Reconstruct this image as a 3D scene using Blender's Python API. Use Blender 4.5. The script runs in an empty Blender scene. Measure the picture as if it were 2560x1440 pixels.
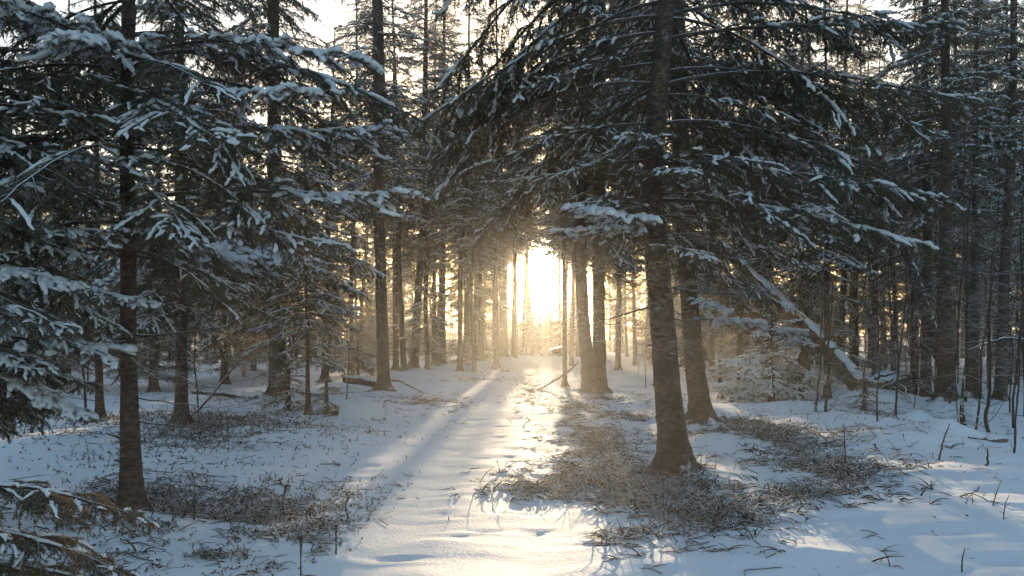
import bpy, math, random
import numpy as np
from mathutils import Vector, Matrix, Euler

C = bpy.context.scene.collection
scn = bpy.context.scene
R = math.radians

# ------------------------------------------------------------------ camera
F, HZ, EYE = 2009.0, 840.0, 1.6          # focal length in photo pixels, horizon row, eye height


def at(px, py, Y):
    """point seen at photo pixel (px, py) at distance Y"""
    return Vector(((px - 1280.0) / F * Y, Y, EYE - (py - HZ) / F * Y))


def depth(py):
    """distance of level ground seen at photo row py"""
    return EYE * F / (py - HZ)


cam_d = bpy.data.cameras.new('camera')
cam_d.sensor_width = 36.0
cam_d.lens = 36.0 * F / 2560.0
cam_d.shift_y = (HZ - 720.0) / 2560.0
cam_d.clip_start, cam_d.clip_end = 0.05, 4000.0
cam = bpy.data.objects.new('camera', cam_d)
cam.location = (0, 0, EYE)
cam.rotation_euler = (R(90), 0, 0)
C.objects.link(cam)
scn.camera = cam

# ------------------------------------------------------------------ sky, sun, exposure
SUN_AZ = math.atan((1360 - 1280) / F)
SUN_EL = math.atan((HZ - 645) / F)
SUN_DIR = Vector((math.sin(SUN_AZ) * math.cos(SUN_EL), math.cos(SUN_AZ) * math.cos(SUN_EL), math.sin(SUN_EL)))

world = bpy.data.worlds.new('World')
scn.world = world
world.use_nodes = True
nt = world.node_tree
nt.nodes.clear()
w_out = nt.nodes.new('ShaderNodeOutputWorld')
sky = nt.nodes.new('ShaderNodeTexSky')
sky.sky_type = 'NISHITA'
sky.sun_disc = False
sky.sun_elevation = SUN_EL
sky.sun_rotation = SUN_AZ
sky.air_density, sky.dust_density, sky.ozone_density = 1.0, 1.7, 1.6
bg = nt.nodes.new('ShaderNodeBackground')
bg.inputs['Strength'].default_value = 0.12
nt.links.new(sky.outputs[0], bg.inputs['Color'])
# the aureole of the low sun: a physically small bright lobe round its direction
tc = nt.nodes.new('ShaderNodeTexCoord')
dot = nt.nodes.new('ShaderNodeVectorMath'); dot.operation = 'DOT_PRODUCT'
dot.inputs[1].default_value = SUN_DIR
nt.links.new(tc.outputs['Generated'], dot.inputs[0])


def lobe(power, gain):
    mx = nt.nodes.new('ShaderNodeMath'); mx.operation = 'MAXIMUM'; mx.inputs[1].default_value = 0.0
    pw = nt.nodes.new('ShaderNodeMath'); pw.operation = 'POWER'; pw.inputs[1].default_value = power
    ml = nt.nodes.new('ShaderNodeMath'); ml.operation = 'MULTIPLY'; ml.inputs[1].default_value = gain
    nt.links.new(dot.outputs['Value'], mx.inputs[0]); nt.links.new(mx.outputs[0], pw.inputs[0])
    nt.links.new(pw.outputs[0], ml.inputs[0])
    return ml.outputs[0]


add = nt.nodes.new('ShaderNodeMath'); add.operation = 'ADD'
nt.links.new(lobe(6500.0, 30.0), add.inputs[0])
nt.links.new(lobe(200.0, 0.15), add.inputs[1])
bg2 = nt.nodes.new('ShaderNodeBackground')
bg2.inputs['Color'].default_value = (1.0, 0.86, 0.62, 1)
nt.links.new(add.outputs[0], bg2.inputs['Strength'])
adds = nt.nodes.new('ShaderNodeAddShader')
nt.links.new(bg.outputs[0], adds.inputs[0]); nt.links.new(bg2.outputs[0], adds.inputs[1])
nt.links.new(adds.outputs[0], w_out.inputs['Surface'])

sun_d = bpy.data.lights.new('sun', 'SUN')
sun_d.energy = 5.0
sun_d.angle = R(0.6)
sun_d.color = (1.0, 0.75, 0.45)
sun = bpy.data.objects.new('sun', sun_d)
sun.rotation_euler = SUN_DIR.to_track_quat('Z', 'Y').to_euler()
sun.location = (0, 0, 30)
C.objects.link(sun)

vs = scn.view_settings
vs.view_transform = 'Standard'
vs.look = 'None'
vs.exposure = 1.92
vs.gamma = 1.0
vs.use_curve_mapping = False

cy = scn.cycles
cy.max_bounces = 6
cy.diffuse_bounces = 3
cy.glossy_bounces = 2
cy.transmission_bounces = 3
cy.volume_bounces = 0
cy.transparent_max_bounces = 4
cy.use_denoising = True
cy.sample_clamp_indirect = 6.0
cy.caustics_reflective = cy.caustics_refractive = False


# ------------------------------------------------------------------ materials
def new_mat(name):
    m = bpy.data.materials.new(name)
    m.use_nodes = True
    n = m.node_tree
    n.nodes.clear()
    o = n.nodes.new('ShaderNodeOutputMaterial')
    return m, n, o


def node(n, t, **kw):
    x = n.nodes.new(t)
    for k, v in kw.items():
        setattr(x, k, v)
    return x


def noise(n, scale, detail=4.0, vec=None, rough=0.6):
    x = node(n, 'ShaderNodeTexNoise')
    x.inputs['Scale'].default_value = scale
    x.inputs['Detail'].default_value = detail
    x.inputs['Roughness'].default_value = rough
    if vec is not None:
        n.links.new(vec, x.inputs['Vector'])
    return x


def ramp(n, fac, stops):
    r = node(n, 'ShaderNodeValToRGB')
    e = r.color_ramp.elements
    while len(e) < len(stops):
        e.new(0.5)
    for i, (p, c) in enumerate(stops):
        e[i].position = p
        e[i].color = (*c, 1) if len(c) == 3 else c
    n.links.new(fac, r.inputs['Fac'])
    return r


def math_node(n, op, a, b):
    x = node(n, 'ShaderNodeMath', operation=op)
    for i, v in enumerate((a, b)):
        if isinstance(v, (int, float)):
            x.inputs[i].default_value = v
        else:
            n.links.new(v, x.inputs[i])
    return x.outputs[0]


def snow_top_mask(n, lo, hi, scale=18.0):
    """settled snow: upward faces, broken up by noise"""
    g = node(n, 'ShaderNodeNewGeometry')
    sp = node(n, 'ShaderNodeSeparateXYZ')
    n.links.new(g.outputs['Normal'], sp.inputs[0])
    t = node(n, 'ShaderNodeNewGeometry')
    nz = noise(n, scale, 3.0, t.outputs['Position'])
    v = math_node(n, 'ADD', sp.outputs['Z'], math_node(n, 'MULTIPLY', math_node(n, 'SUBTRACT', nz.outputs[0], 0.5), 0.9))
    mr = node(n, 'ShaderNodeMapRange')
    mr.inputs['From Min'].default_value = lo
    mr.inputs['From Max'].default_value = hi
    n.links.new(v, mr.inputs['Value'])
    return mr.outputs[0]


SNOW_COL = (0.80, 0.83, 0.87)


def mat_ground():
    m, n, o = new_mat('snow_ground')
    p = node(n, 'ShaderNodeBsdfDiffuse')
    tcx = node(n, 'ShaderNodeNewGeometry')
    pos = tcx.outputs['Position']
    n1 = noise(n, 1.3, 5.0, pos)
    base = ramp(n, n1.outputs[0], [(0.3, (0.78, 0.81, 0.86)), (0.7, (0.84, 0.85, 0.87))])
    # litter: needles, moss and straw that show through the thin snow under the trees
    at_ = node(n, 'ShaderNodeAttribute', attribute_name='litter')
    n2 = noise(n, 24.0, 6.0, pos, 0.75)
    n3 = noise(n, 3.0, 3.0, pos)
    s = math_node(n, 'ADD', math_node(n, 'MULTIPLY', n2.outputs[0], 0.7), math_node(n, 'MULTIPLY', n3.outputs[0], 0.4))
    thr = math_node(n, 'SUBTRACT', 1.0, math_node(n, 'MULTIPLY', at_.outputs['Fac'], 0.53))
    lm = node(n, 'ShaderNodeMapRange')
    lm.inputs['From Min'].default_value = -0.04
    lm.inputs['From Max'].default_value = 0.06
    n.links.new(math_node(n, 'SUBTRACT', s, thr), lm.inputs['Value'])
    lit = ramp(n, noise(n, 40.0, 3.0, pos).outputs[0], [(0.3, (0.035, 0.028, 0.018)), (0.6, (0.11, 0.085, 0.05)), (0.8, (0.2, 0.16, 0.1))])
    mix = node(n, 'ShaderNodeMix', data_type='RGBA')
    n.links.new(lm.outputs[0], mix.inputs['Factor'])
    n.links.new(base.outputs[0], mix.inputs['A'])
    n.links.new(lit.outputs[0], mix.inputs['B'])
    n.links.new(mix.outputs['Result'], p.inputs['Color'])
    gl = node(n, 'ShaderNodeBsdfGlossy')
    gl.inputs['Roughness'].default_value = 0.5
    gl.inputs['Color'].default_value = (.9, .9, .9, 1)
    ms = node(n, 'ShaderNodeMixShader')
    ms.inputs[0].default_value = 0.03
    b1 = node(n, 'ShaderNodeBump')
    b1.inputs['Strength'].default_value = 0.5
    b1.inputs['Distance'].default_value = 0.02
    n.links.new(noise(n, 30.0, 6.0, pos, 0.65).outputs[0], b1.inputs['Height'])
    b2 = node(n, 'ShaderNodeBump')
    b2.inputs['Strength'].default_value = 0.35
    b2.inputs['Distance'].default_value = 0.004
    n.links.new(noise(n, 260.0, 2.0, pos).outputs[0], b2.inputs['Height'])
    n.links.new(b1.outputs[0], b2.inputs['Normal'])
    n.links.new(b2.outputs[0], p.inputs['Normal'])
    n.links.new(b2.outputs[0], gl.inputs['Normal'])
    n.links.new(p.outputs[0], ms.inputs[1]); n.links.new(gl.outputs[0], ms.inputs[2])
    n.links.new(ms.outputs[0], o.inputs['Surface'])
    return m


def mat_snow():
    m, n, o = new_mat('branch_snow')
    p = node(n, 'ShaderNodeBsdfPrincipled')
    p.inputs['Base Color'].default_value = (*SNOW_COL, 1)
    p.inputs['Roughness'].default_value = 0.6
    p.inputs['Specular IOR Level'].default_value = 0.3
    g = node(n, 'ShaderNodeNewGeometry')
    b = node(n, 'ShaderNodeBump')
    b.inputs['Strength'].default_value = 0.5
    b.inputs['Distance'].default_value = 0.012
    n.links.new(noise(n, 55.0, 4.0, g.outputs['Position']).outputs[0], b.inputs['Height'])
    n.links.new(b.outputs[0], p.inputs['Normal'])
    t = node(n, 'ShaderNodeBsdfTranslucent')
    t.inputs['Color'].default_value = (0.8, 0.8, 0.8, 1)
    mx = node(n, 'ShaderNodeMixShader')
    mx.inputs[0].default_value = 0.22
    n.links.new(p.outputs[0], mx.inputs[1]); n.links.new(t.outputs[0], mx.inputs[2])
    n.links.new(mx.outputs[0], o.inputs['Surface'])
    return m


def mat_needles(name, c1, c2, tr):
    m, n, o = new_mat(name)
    d = node(n, 'ShaderNodeBsdfDiffuse')
    g = node(n, 'ShaderNodeNewGeometry')
    nz = noise(n, 2.2, 2.0, g.outputs['Position'])
    rp = ramp(n, nz.outputs[0], [(0.35, c1), (0.65, c2)])
    n.links.new(rp.outputs[0], d.inputs['Color'])
    t = node(n, 'ShaderNodeBsdfTranslucent')
    t.inputs['Color'].default_value = (*tr, 1)
    gl = node(n, 'ShaderNodeBsdfGlossy')
    gl.inputs['Roughness'].default_value = 0.45
    gl.inputs['Color'].default_value = (0.5, 0.5, 0.5, 1)
    m1 = node(n, 'ShaderNodeMixShader'); m1.inputs[0].default_value = 0.38
    m2 = node(n, 'ShaderNodeMixShader'); m2.inputs[0].default_value = 0.06
    n.links.new(d.outputs[0], m1.inputs[1]); n.links.new(t.outputs[0], m1.inputs[2])
    n.links.new(m1.outputs[0], m2.inputs[1]); n.links.new(gl.outputs[0], m2.inputs[2])
    n.links.new(m2.outputs[0], o.inputs['Surface'])
    return m


def mat_bark(name, c1, c2, snow_lo=0.55, scale=1.0, frost=0.0):
    m, n, o = new_mat(name)
    p = node(n, 'ShaderNodeBsdfPrincipled')
    tcx = node(n, 'ShaderNodeTexCoord')
    mp = node(n, 'ShaderNodeMapping')
    mp.inputs['Scale'].default_value = (22 * scale, 22 * scale, 46 * scale)
    n.links.new(tcx.outputs['Object'], mp.inputs['Vector'])
    vo = node(n, 'ShaderNodeTexVoronoi')
    vo.inputs['Scale'].default_value = 1.0
    n.links.new(mp.outputs[0], vo.inputs['Vector'])
    n1 = noise(n, 1.6, 6.0, mp.outputs[0], 0.7)
    h = math_node(n, 'ADD', math_node(n, 'MULTIPLY', vo.outputs['Distance'], 0.8), n1.outputs[0])
    rp = ramp(n, h, [(0.35, c1), (0.95, c2), (1.15, tuple(min(1, x * 1.7) for x in c2))])
    rp.color_ramp.elements[2].position = 1.0
    big = ramp(n, noise(n, 3.5, 5.0, tcx.outputs['Object'], 0.7).outputs[0], [(0.35, (.55, .55, .55)), (0.65, (1.5, 1.45, 1.4))])
    tint = node(n, 'ShaderNodeMix', data_type='RGBA', blend_type='MULTIPLY')
    tint.inputs['Factor'].default_value = 1.0
    n.links.new(rp.outputs[0], tint.inputs['A']); n.links.new(big.outputs[0], tint.inputs['B'])
    mix = node(n, 'ShaderNodeMix', data_type='RGBA')
    msk = snow_top_mask(n, snow_lo, snow_lo + 0.2)
    if frost:
        nf = noise(n, 3.2, 6.0, tcx.outputs['Object'], 0.75)
        fr = node(n, 'ShaderNodeMapRange')
        fr.inputs['From Min'].default_value = 0.62
        fr.inputs['From Max'].default_value = 0.72
        fr.inputs['To Max'].default_value = frost
        n.links.new(nf.outputs[0], fr.inputs['Value'])
        msk = math_node(n, 'MAXIMUM', msk, fr.outputs[0])
    n.links.new(msk, mix.inputs['Factor'])
    n.links.new(tint.outputs['Result'], mix.inputs['A'])
    mix.inputs['B'].default_value = (*SNOW_COL, 1)
    n.links.new(mix.outputs['Result'], p.inputs['Base Color'])
    p.inputs['Roughness'].default_value = 0.85
    b = node(n, 'ShaderNodeBump')
    b.inputs['Strength'].default_value = 1.0
    b.inputs['Distance'].default_value = 0.035
    n.links.new(h, b.inputs['Height'])
    n.links.new(b.outputs[0], p.inputs['Normal'])
    n.links.new(p.outputs[0], o.inputs['Surface'])
    return m


def mat_straw(name, c1, c2, lo, hi):
    m, n, o = new_mat(name)
    d = node(n, 'ShaderNodeBsdfDiffuse')
    g = node(n, 'ShaderNodeNewGeometry')
    rp = ramp(n, noise(n, 6.0, 3.0, g.outputs['Position']).outputs[0], [(0.3, c1), (0.7, c2)])
    mix = node(n, 'ShaderNodeMix', data_type='RGBA')
    n.links.new(snow_top_mask(n, lo, hi, 30.0), mix.inputs['Factor'])
    n.links.new(rp.outputs[0], mix.inputs['A'])
    mix.inputs['B'].default_value = (*SNOW_COL, 1)
    n.links.new(mix.outputs['Result'], d.inputs['Color'])
    t = node(n, 'ShaderNodeBsdfTranslucent')
    n.links.new(mix.outputs['Result'], t.inputs['Color'])
    mx = node(n, 'ShaderNodeMixShader'); mx.inputs[0].default_value = 0.2
    n.links.new(d.outputs[0], mx.inputs[1]); n.links.new(t.outputs[0], mx.inputs[2])
    n.links.new(mx.outputs[0], o.inputs['Surface'])
    return m


M_GROUND = mat_ground()
M_SNOW = mat_snow()
M_NEEDLE = mat_needles('spruce_needles', (0.018, 0.028, 0.019), (0.034, 0.042, 0.026), (0.24, 0.165, 0.055))
M_BARK = mat_bark('spruce_bark', (0.012, 0.008, 0.006), (0.062, 0.041, 0.029), 0.62, .62, 0.3)
M_TWIG = mat_bark('twig_bark', (0.018, 0.012, 0.009), (0.05, 0.036, 0.027), 0.5)
M_STRAW = mat_straw('dry_sedge', (0.04, 0.028, 0.016), (0.14, 0.088, 0.042), 0.42, 0.68)
M_HEATH = mat_straw('brown_sprigs', (0.03, 0.025, 0.016), (0.10, 0.062, 0.032), 0.4, 0.7)
M_WOOD = mat_bark('old_boards', (0.05, 0.04, 0.03), (0.12, 0.10, 0.08), 0.7)


# ------------------------------------------------------------------ mesh helpers
def mesh(name, verts, faces, mat, smooth=True):
    """faces: list of int arrays (n, k)"""
    me = bpy.data.meshes.new(name)
    verts = np.asarray(verts, dtype=np.float32)
    faces = [f for f in faces if len(f)]
    me.vertices.add(len(verts))
    me.vertices.foreach_set('co', verts.ravel())
    nl = sum(f.size for f in faces)
    nf = sum(len(f) for f in faces)
    me.loops.add(nl)
    me.polygons.add(nf)
    me.loops.foreach_set('vertex_index', np.concatenate([f.ravel() for f in faces]).astype(np.int32))
    tot = np.concatenate([np.full(len(f), f.shape[1], dtype=np.int32) for f in faces])
    st = np.concatenate([[0], np.cumsum(tot)[:-1]]).astype(np.int32)
    me.polygons.foreach_set('loop_start', st)
    me.polygons.foreach_set('loop_total', tot)
    if smooth:
        me.polygons.foreach_set('use_smooth', np.ones(nf, dtype=bool))
    me.update(calc_edges=True)
    me.materials.append(mat)
    return me


def join(parts):
    """join (verts, [faces]) lists into one"""
    V, T, Q, n = [], [], [], 0
    for v, fs in parts:
        V.append(v)
        for f in fs:
            (T if f.shape[1] == 3 else Q).append(f + n)
        n += len(v)
    out = []
    if T:
        out.append(np.concatenate(T))
    if Q:
        out.append(np.concatenate(Q))
    return np.concatenate(V), out


def norm(a):
    return a / np.maximum(np.linalg.norm(a, axis=-1, keepdims=True), 1e-9)


def tubes(P, Rr, k, squash=1.0, a0=math.pi / 2, lump=None):
    """P (M,n,3) polylines, Rr (M,n) radii -> verts, faces. squash flattens vertically."""
    M, n, _ = P.shape
    T = np.empty_like(P)
    T[:, 1:-1] = P[:, 2:] - P[:, :-2]
    T[:, 0] = P[:, 1] - P[:, 0]
    T[:, -1] = P[:, -1] - P[:, -2]
    T = norm(T)
    up = np.zeros_like(T)
    up[..., 2] = 1
    vert = np.abs(T[..., 2]) > 0.93
    # one reference per polyline so that rings do not twist
    vp = np.abs(norm(P[:, -1] - P[:, 0])[:, 2]) > 0.75
    up[vp] = (0.0, 1.0, 0.0)
    S = norm(np.cross(T, up))
    U = np.cross(S, T)
    a = np.arange(k) / k * 2 * math.pi + a0
    ring = (np.cos(a)[None, None, :, None] * S[:, :, None] + squash * np.sin(a)[None, None, :, None] * U[:, :, None])
    rr = Rr[:, :, None, None]
    if lump is not None:
        rr = rr * lump[..., None]
    V = (P[:, :, None] + ring * rr).reshape(-1, 3)
    m, i, j = np.meshgrid(np.arange(M), np.arange(n - 1), np.arange(k), indexing='ij')
    b = m * n * k
    j2 = (j + 1) % k
    Q = np.stack([b + i * k + j, b + i * k + j2, b + (i + 1) * k + j2, b + (i + 1) * k + j], -1).reshape(-1, 4)
    return V, [Q]


def polylines(start, direc, length, droop, n, rng, wig=0.05):
    """start (M,3), direc (M,3) unit, length (M,), droop (M,) fraction of length lost downward at the tip"""
    M = len(start)
    t = np.linspace(0, 1, n)
    P = start[:, None] + direc[:, None] * (length[:, None] * t)[..., None]
    P[..., 2] -= (droop * length)[:, None] * t ** 2
    w = rng.normal(0, 1, (M, n, 3)) * (length[:, None] * t)[..., None] * wig
    w[:, 0] = 0
    return P + w * 0.5


def sample(P, idx, t):
    """points and tangents on polylines P[idx] at parameter t"""
    n = P.shape[1]
    f = np.clip(t, 0, 0.9999) * (n - 1)
    i = f.astype(int)
    u = (f - i)[:, None]
    a, b = P[idx, i], P[idx, i + 1]
    return a * (1 - u) + b * u, norm(b - a)


def make_needles(P, length, dens, nl, nw, rng, hang=0.0, t0=0.0):
    cnt = np.maximum((length * dens * (1 - t0)).astype(int), 1)
    idx = np.repeat(np.arange(len(P)), cnt)
    t = t0 + (1 - t0) * rng.random(len(idx))
    pos, tan = sample(P, idx, t)
    rnd = rng.normal(0, 1, (len(idx), 3))
    rad = norm(rnd - tan * np.sum(rnd * tan, 1, keepdims=True))
    d = norm(rad * 0.85 + tan * 0.6 + np.array([0, 0, -hang]))
    ln = nl * (0.7 + 0.6 * rng.random(len(idx)))
    side = norm(np.cross(d, rng.normal(0, 1, d.shape)))
    v = np.stack([pos - side * nw * .5, pos + side * nw * .5, pos + d * ln[:, None]], 1).reshape(-1, 3)
    f = np.arange(len(idx) * 3).reshape(-1, 3)
    return v, [f]


def make_snow(P, rad, rng, lift, k=6, n=6, t0=0.0, cover=0.8, chunk=1):
    """lumpy snow lying along the upper side of twigs P; rad (M,) radius; cover (scalar or per twig) chance that a stretch is covered"""
    M0 = len(P)
    owner = np.repeat(np.arange(M0), chunk)
    a = t0 + (1 - t0) * (np.tile(np.arange(chunk), M0) / chunk)
    cov = np.broadcast_to(cover, (M0,))[owner]
    steep = np.abs(norm(P[:, -1] - P[:, 0])[:, 2])[owner]
    keep = (rng.random(len(owner)) < cov) & (steep < .36 + .45 * rng.random(len(owner)))
    owner, a = owner[keep], a[keep]
    M = len(owner)
    if M == 0:
        return None
    step = (1 - t0) / chunk
    b = np.minimum(a + step * rng.uniform(.75, 1.25, M), 1.0)
    a = a + step * .2 * rng.random(M)
    rad = rad[owner]
    t = a[:, None] + (b - a)[:, None] * np.linspace(0, 1, n)[None]
    pos, tan = sample(P, np.repeat(owner, n), t.ravel())
    pos = pos.reshape(M, n, 3)
    prof = np.sin(np.linspace(0.06, .94, n) * math.pi) ** 0.45
    prof[0] = prof[-1] = 0.35
    r = rad[:, None] * prof[None] * (0.55 + 0.85 * rng.random((M, n)))
    pos[..., 2] += lift + r * 0.4
    pos[..., :2] += rng.normal(0, 1, (M, n, 2)) * rad[:, None, None] * 0.3
    v, f = tubes(pos, r, k, 0.72, lump=0.75 + 0.5 * rng.random((M, n, k)))
    base = np.arange(M) * n * k
    c0 = base[:, None] + np.arange(k)[::-1][None]
    c1 = base[:, None] + (n - 1) * k + np.arange(k)[None]
    return (v, f + [c0, c1]) if k == 4 else _cap(v, f, c0, c1)


def _cap(v, f, c0, c1):
    tris = []
    for c in (c0, c1):
        for j in range(1, c.shape[1] - 1):
            tris.append(np.stack([c[:, 0], c[:, j], c[:, j + 1]], 1))
    return v, f + [np.concatenate(tris)]


def branch_geo(seed, L, sec_gap=0.075, ter_gap=0.07, bare=0.3, rise=0.15, sag=0.3, hang=0.35,
               dens=200, nl=0.017, nw=0.003, snow=0.022, cover=0.75, k_snow=6, chunk=2, outer=1.0, ter_cover=.5, wood_k=5, width=0.45, r0=0.016, ter=True):
    """a flat spruce bough along +X: wood, needles, snow as (verts, faces)"""
    rng = np.random.default_rng(seed)
    n = 12
    s = np.linspace(0, 1, n)
    wig = np.cumsum(rng.normal(0, 1, n)) * 0.012 * L
    wig2 = np.cumsum(rng.normal(0, 1, n)) * 0.008 * L
    main = np.stack([L * s, (wig - wig[0]) * s, L * (rise * s - sag * s ** 2 + 0.10 * s ** 4) + wig2 * s], 1)[None]
    main_r = (r0 * (1 - s) ** 0.8 + 0.003)[None]
    # secondaries
    ns = int(L * (1 - bare * 0.6) / sec_gap)
    si = np.linspace(bare * 0.55, 0.985, ns) + rng.normal(0, 0.008, ns)
    si = np.clip(si, 0.02, 0.99)
    side = np.where(np.arange(ns) % 2 == 0, 1, -1)
    p0, t0 = sample(main, np.zeros(ns, int), si)
    ang = side * (R(62) - R(22) * si + rng.normal(0, 0.16, ns))
    hd = np.stack([t0[:, 0] * np.cos(ang) - t0[:, 1] * np.sin(ang), t0[:, 0] * np.sin(ang) + t0[:, 1] * np.cos(ang), t0[:, 2] * 0.7 + rng.normal(0.0, 0.12, ns)], 1)
    hd = norm(hd)
    grow = np.clip((si - bare * 0.4) / (bare + 0.05), 0.25, 1)
    sl = L * (width * (1 - si) ** 0.8 + 0.02) * grow * (0.55 + 0.6 * rng.random(ns)) + 0.07
    sl = np.minimum(sl, 0.95)
    sd = hang * (0.4 + 0.8 * rng.random(ns))
    sec = polylines(p0, hd, sl, sd, 7, rng)
    sec_r = (0.0022 + 0.006 * sl[:, None]) * (1 - np.linspace(0, 1, 7)[None] * 0.75)
    wood = [tubes(main, main_r, wood_k + 1), tubes(sec, sec_r, 3 if wood_k < 5 else 4)]
    leafy_start = np.clip(0.5 - si, 0, 0.4)
    nd = [make_needles(sec, sl, dens, nl, nw, rng, 0.1, 0.12)]
    mt = main[:, 6:]
    nd.append(make_needles(mt, np.array([L * 0.45]), dens, nl, nw, rng, 0.1))
    cv = cover * np.clip(1 - outer + outer * (.15 + 1.25 * (np.abs(sec[:, 3, 0]) / L)), 0, 1.05)
    sn = [make_snow(sec, snow * (0.75 + 0.5 * rng.random(ns)), rng, nl * 0.3, k_snow, 9, 0.12, cv, chunk)]
    sn.append(make_snow(main[:, 4:], np.array([snow * 1.0]), rng, nl * 0.3, k_snow, 9, 0.0, min(.85, cover * 1.2 + .1), 4))
    if ter:
        cnt = np.maximum((sl * 1.7 / ter_gap).astype(int), 2)
        idx = np.repeat(np.arange(ns), cnt)
        ti = 0.12 + 0.85 * rng.random(len(idx))
        q0, qt = sample(sec, idx, ti)
        sg = np.where(rng.random(len(idx)) < 0.5, 1, -1)
        an = sg * (R(52) + rng.normal(0, 0.2, len(idx)))
        td = np.stack([qt[:, 0] * np.cos(an) - qt[:, 1] * np.sin(an), qt[:, 0] * np.sin(an) + qt[:, 1] * np.cos(an), qt[:, 2] * 0.8 + rng.normal(-0.12, 0.2, len(idx))], 1)
        td = norm(td)
        tl = (0.36 * (1 - ti) * sl[idx] + 0.05) * (0.6 + 0.8 * rng.random(len(idx)))
        tl = np.minimum(tl, 0.26)
        terp = polylines(q0, td, tl, hang * 1.2 * rng.random(len(idx)), 4, rng)
        nd.append(make_needles(terp, tl, dens, nl, nw, rng, 0.12))
        sn.append(make_snow(terp, snow * (0.6 + 0.55 * rng.random(len(idx))), rng, nl * 0.25, k_snow, 7 if snow > .02 and k_snow > 4 else 5, 0.0, cv[idx] * ter_cover, 1))
        if wood_k >= 5:
            wood.append(tubes(terp, np.full((len(idx), 4), 0.0018), 3))
    sn = [x for x in sn if x is not None]
    return join(wood), join(nd), join(sn)


def place(geo, mat4):
    v, f = geo
    A = np.array(mat4)
    return v @ A[:3, :3].T + A[:3, 3], f


# ------------------------------------------------------------------ object helpers
SCATTER = {'needles', 'snow', 'crown', 'upper_crown', 'upper_snow', 'dead_twigs', 'twigs', 'broken_limbs'}


def obj(name, me, parent=None, loc=(0, 0, 0)):
    o = bpy.data.objects.new(name, me)
    if name in SCATTER and parent is not None:
        o['kind'] = 'stuff'
    C.objects.link(o)
    o.location = loc
    if parent is not None:
        o.parent = parent
    return o


def tag(o, label, cat, group=None):
    o['label'] = label
    o['category'] = cat
    if group:
        o['group'] = group
    return o


def empty(name, loc, label, cat, group=None):
    o = obj(name, None, None, loc)
    o.empty_display_size = 0.2
    return tag(o, label, cat, group)


# ------------------------------------------------------------------ terrain
_perm = np.random.default_rng(5).random((256, 256))


def vnoise(x, y):
    xi, yi = np.floor(x).astype(int), np.floor(y).astype(int)
    u, v = x - xi, y - yi
    u, v = u * u * (3 - 2 * u), v * v * (3 - 2 * v)
    g = lambda i, j: _perm[(xi + i) & 255, (yi + j) & 255]
    return (g(0, 0) * (1 - u) + g(1, 0) * u) * (1 - v) + (g(0, 1) * (1 - u) + g(1, 1) * u) * v - 0.5


def path_x(y):
    """centre line of the track"""
    return np.interp(y, [0, 5.4, 10, 20, 30, 45, 58, 75, 110, 700], [-0.7, -0.45, -0.25, 0.0, 0.2, 0.9, 2.2, 6.0, 16.0, 200])


MOUNDS = [(1715, 1185, .55, .12), (1765, 1078, .6, .16), (335, 1312, .4, .07), (960, 985, .7, .14), (455, 1092, .4, .08), (1490, 972, .9, .15), (2365, 1024, .6, .12),   # px, py, radius, height: snow-covered humps
    (2360, 1105, .42, .26), (2200, 1120, .9, .16), (2290, 1060, .3, .18), (2000, 1020, 1.3, .2),
    (1800, 1110, .8, .16), (2080, 1060, 1.0, .17), (760, 1095, 1.2, .14), (120, 1130, 1.0, .12), (560, 1070, 1.3, .16),
    (1590, 1010, .6, .12), (2150, 1010, .7, .3), (2240, 1012, .8, .25), (1310, 898, 1.5, .25), (1250, 905, 2.0, .3), (1150, 912, 2.0, .25),
    (2420, 1200, .8, .1), (2250, 1300, .9, .08), (1980, 1400, .6, .07), (700, 1330, .8, .05), (640, 940, 2.5, .3), (1060, 935, 1.6, .2)]
_steps = []
_sr = random.Random(11)
for trail, off in ((0, 0.5), (1, -0.25)):
    y = 5.0 + trail * 0.3
    k = 0
    while y < 34:
        _steps.append((float(path_x(y)) + off + (0.12 if k % 2 else -0.12) + _sr.gauss(0, .09), y + _sr.gauss(0, .1), _sr.uniform(.07, .10), _sr.uniform(.008, .024), _sr.gauss(0, .35)))
        y += _sr.uniform(.5, .95)
        k += 1
for _ in range(170):
    y = _sr.uniform(4.2, 34)
    _steps.append((float(path_x(y)) + _sr.gauss(.1, .7), y, _sr.uniform(.06, .15), _sr.uniform(.006, .022), _sr.uniform(-1.5, 1.5)))
for _ in range(120):      # pits where clumps dropped from the boughs
    y = _sr.uniform(4.5, 20)
    _steps.append((_sr.uniform(-.62, .62) * y, y, _sr.uniform(.03, .07), _sr.uniform(.008, .02), 0.0))


def ground_z(x, y):
    x, y = np.asarray(x, float), np.asarray(y, float)
    z = 0.22 * vnoise(x * .16 + 7, y * .16 + 3) + 0.10 * vnoise(x * .5, y * .5) + 0.06 * vnoise(x * 1.5 + 9, y * 1.5) + 0.032 * vnoise(x * 4.3, y * 4.3)
    z = z + 0.015 * vnoise(x * 11, y * 11)
    pd = np.abs(x - path_x(y))
    on = np.exp(-(pd / 1.5) ** 2)
    z = z * (1 - 0.7 * on) - 0.05 * on
    for ro in (-0.62, 0.62):       # wheel ruts filled with snow
        z = z - 0.035 * np.exp(-((x - path_x(y) - ro) / .2) ** 2) * (y < 70)
    z = z + on * (0.03 * vnoise(x * 2.6 + 30, y * 2.0) + 0.012 * vnoise(x * 6.5 + 11, y * 4.0))
    for px, py, rr, h in MOUNDS:
        Y = depth(py)
        X = (px - 1280) / F * Y
        q = ((x - X) ** 2 + (y - Y) ** 2) / (rr * rr)
        z = z + h * np.exp(-q * 1.1)
    far = np.clip((y - 70) / 80, 0, 1)
    return z + far * 0.4 * vnoise(x * .05, y * .05)


def gz(x, y):
    return float(ground_z(np.array([x]), np.array([y]))[0])


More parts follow.
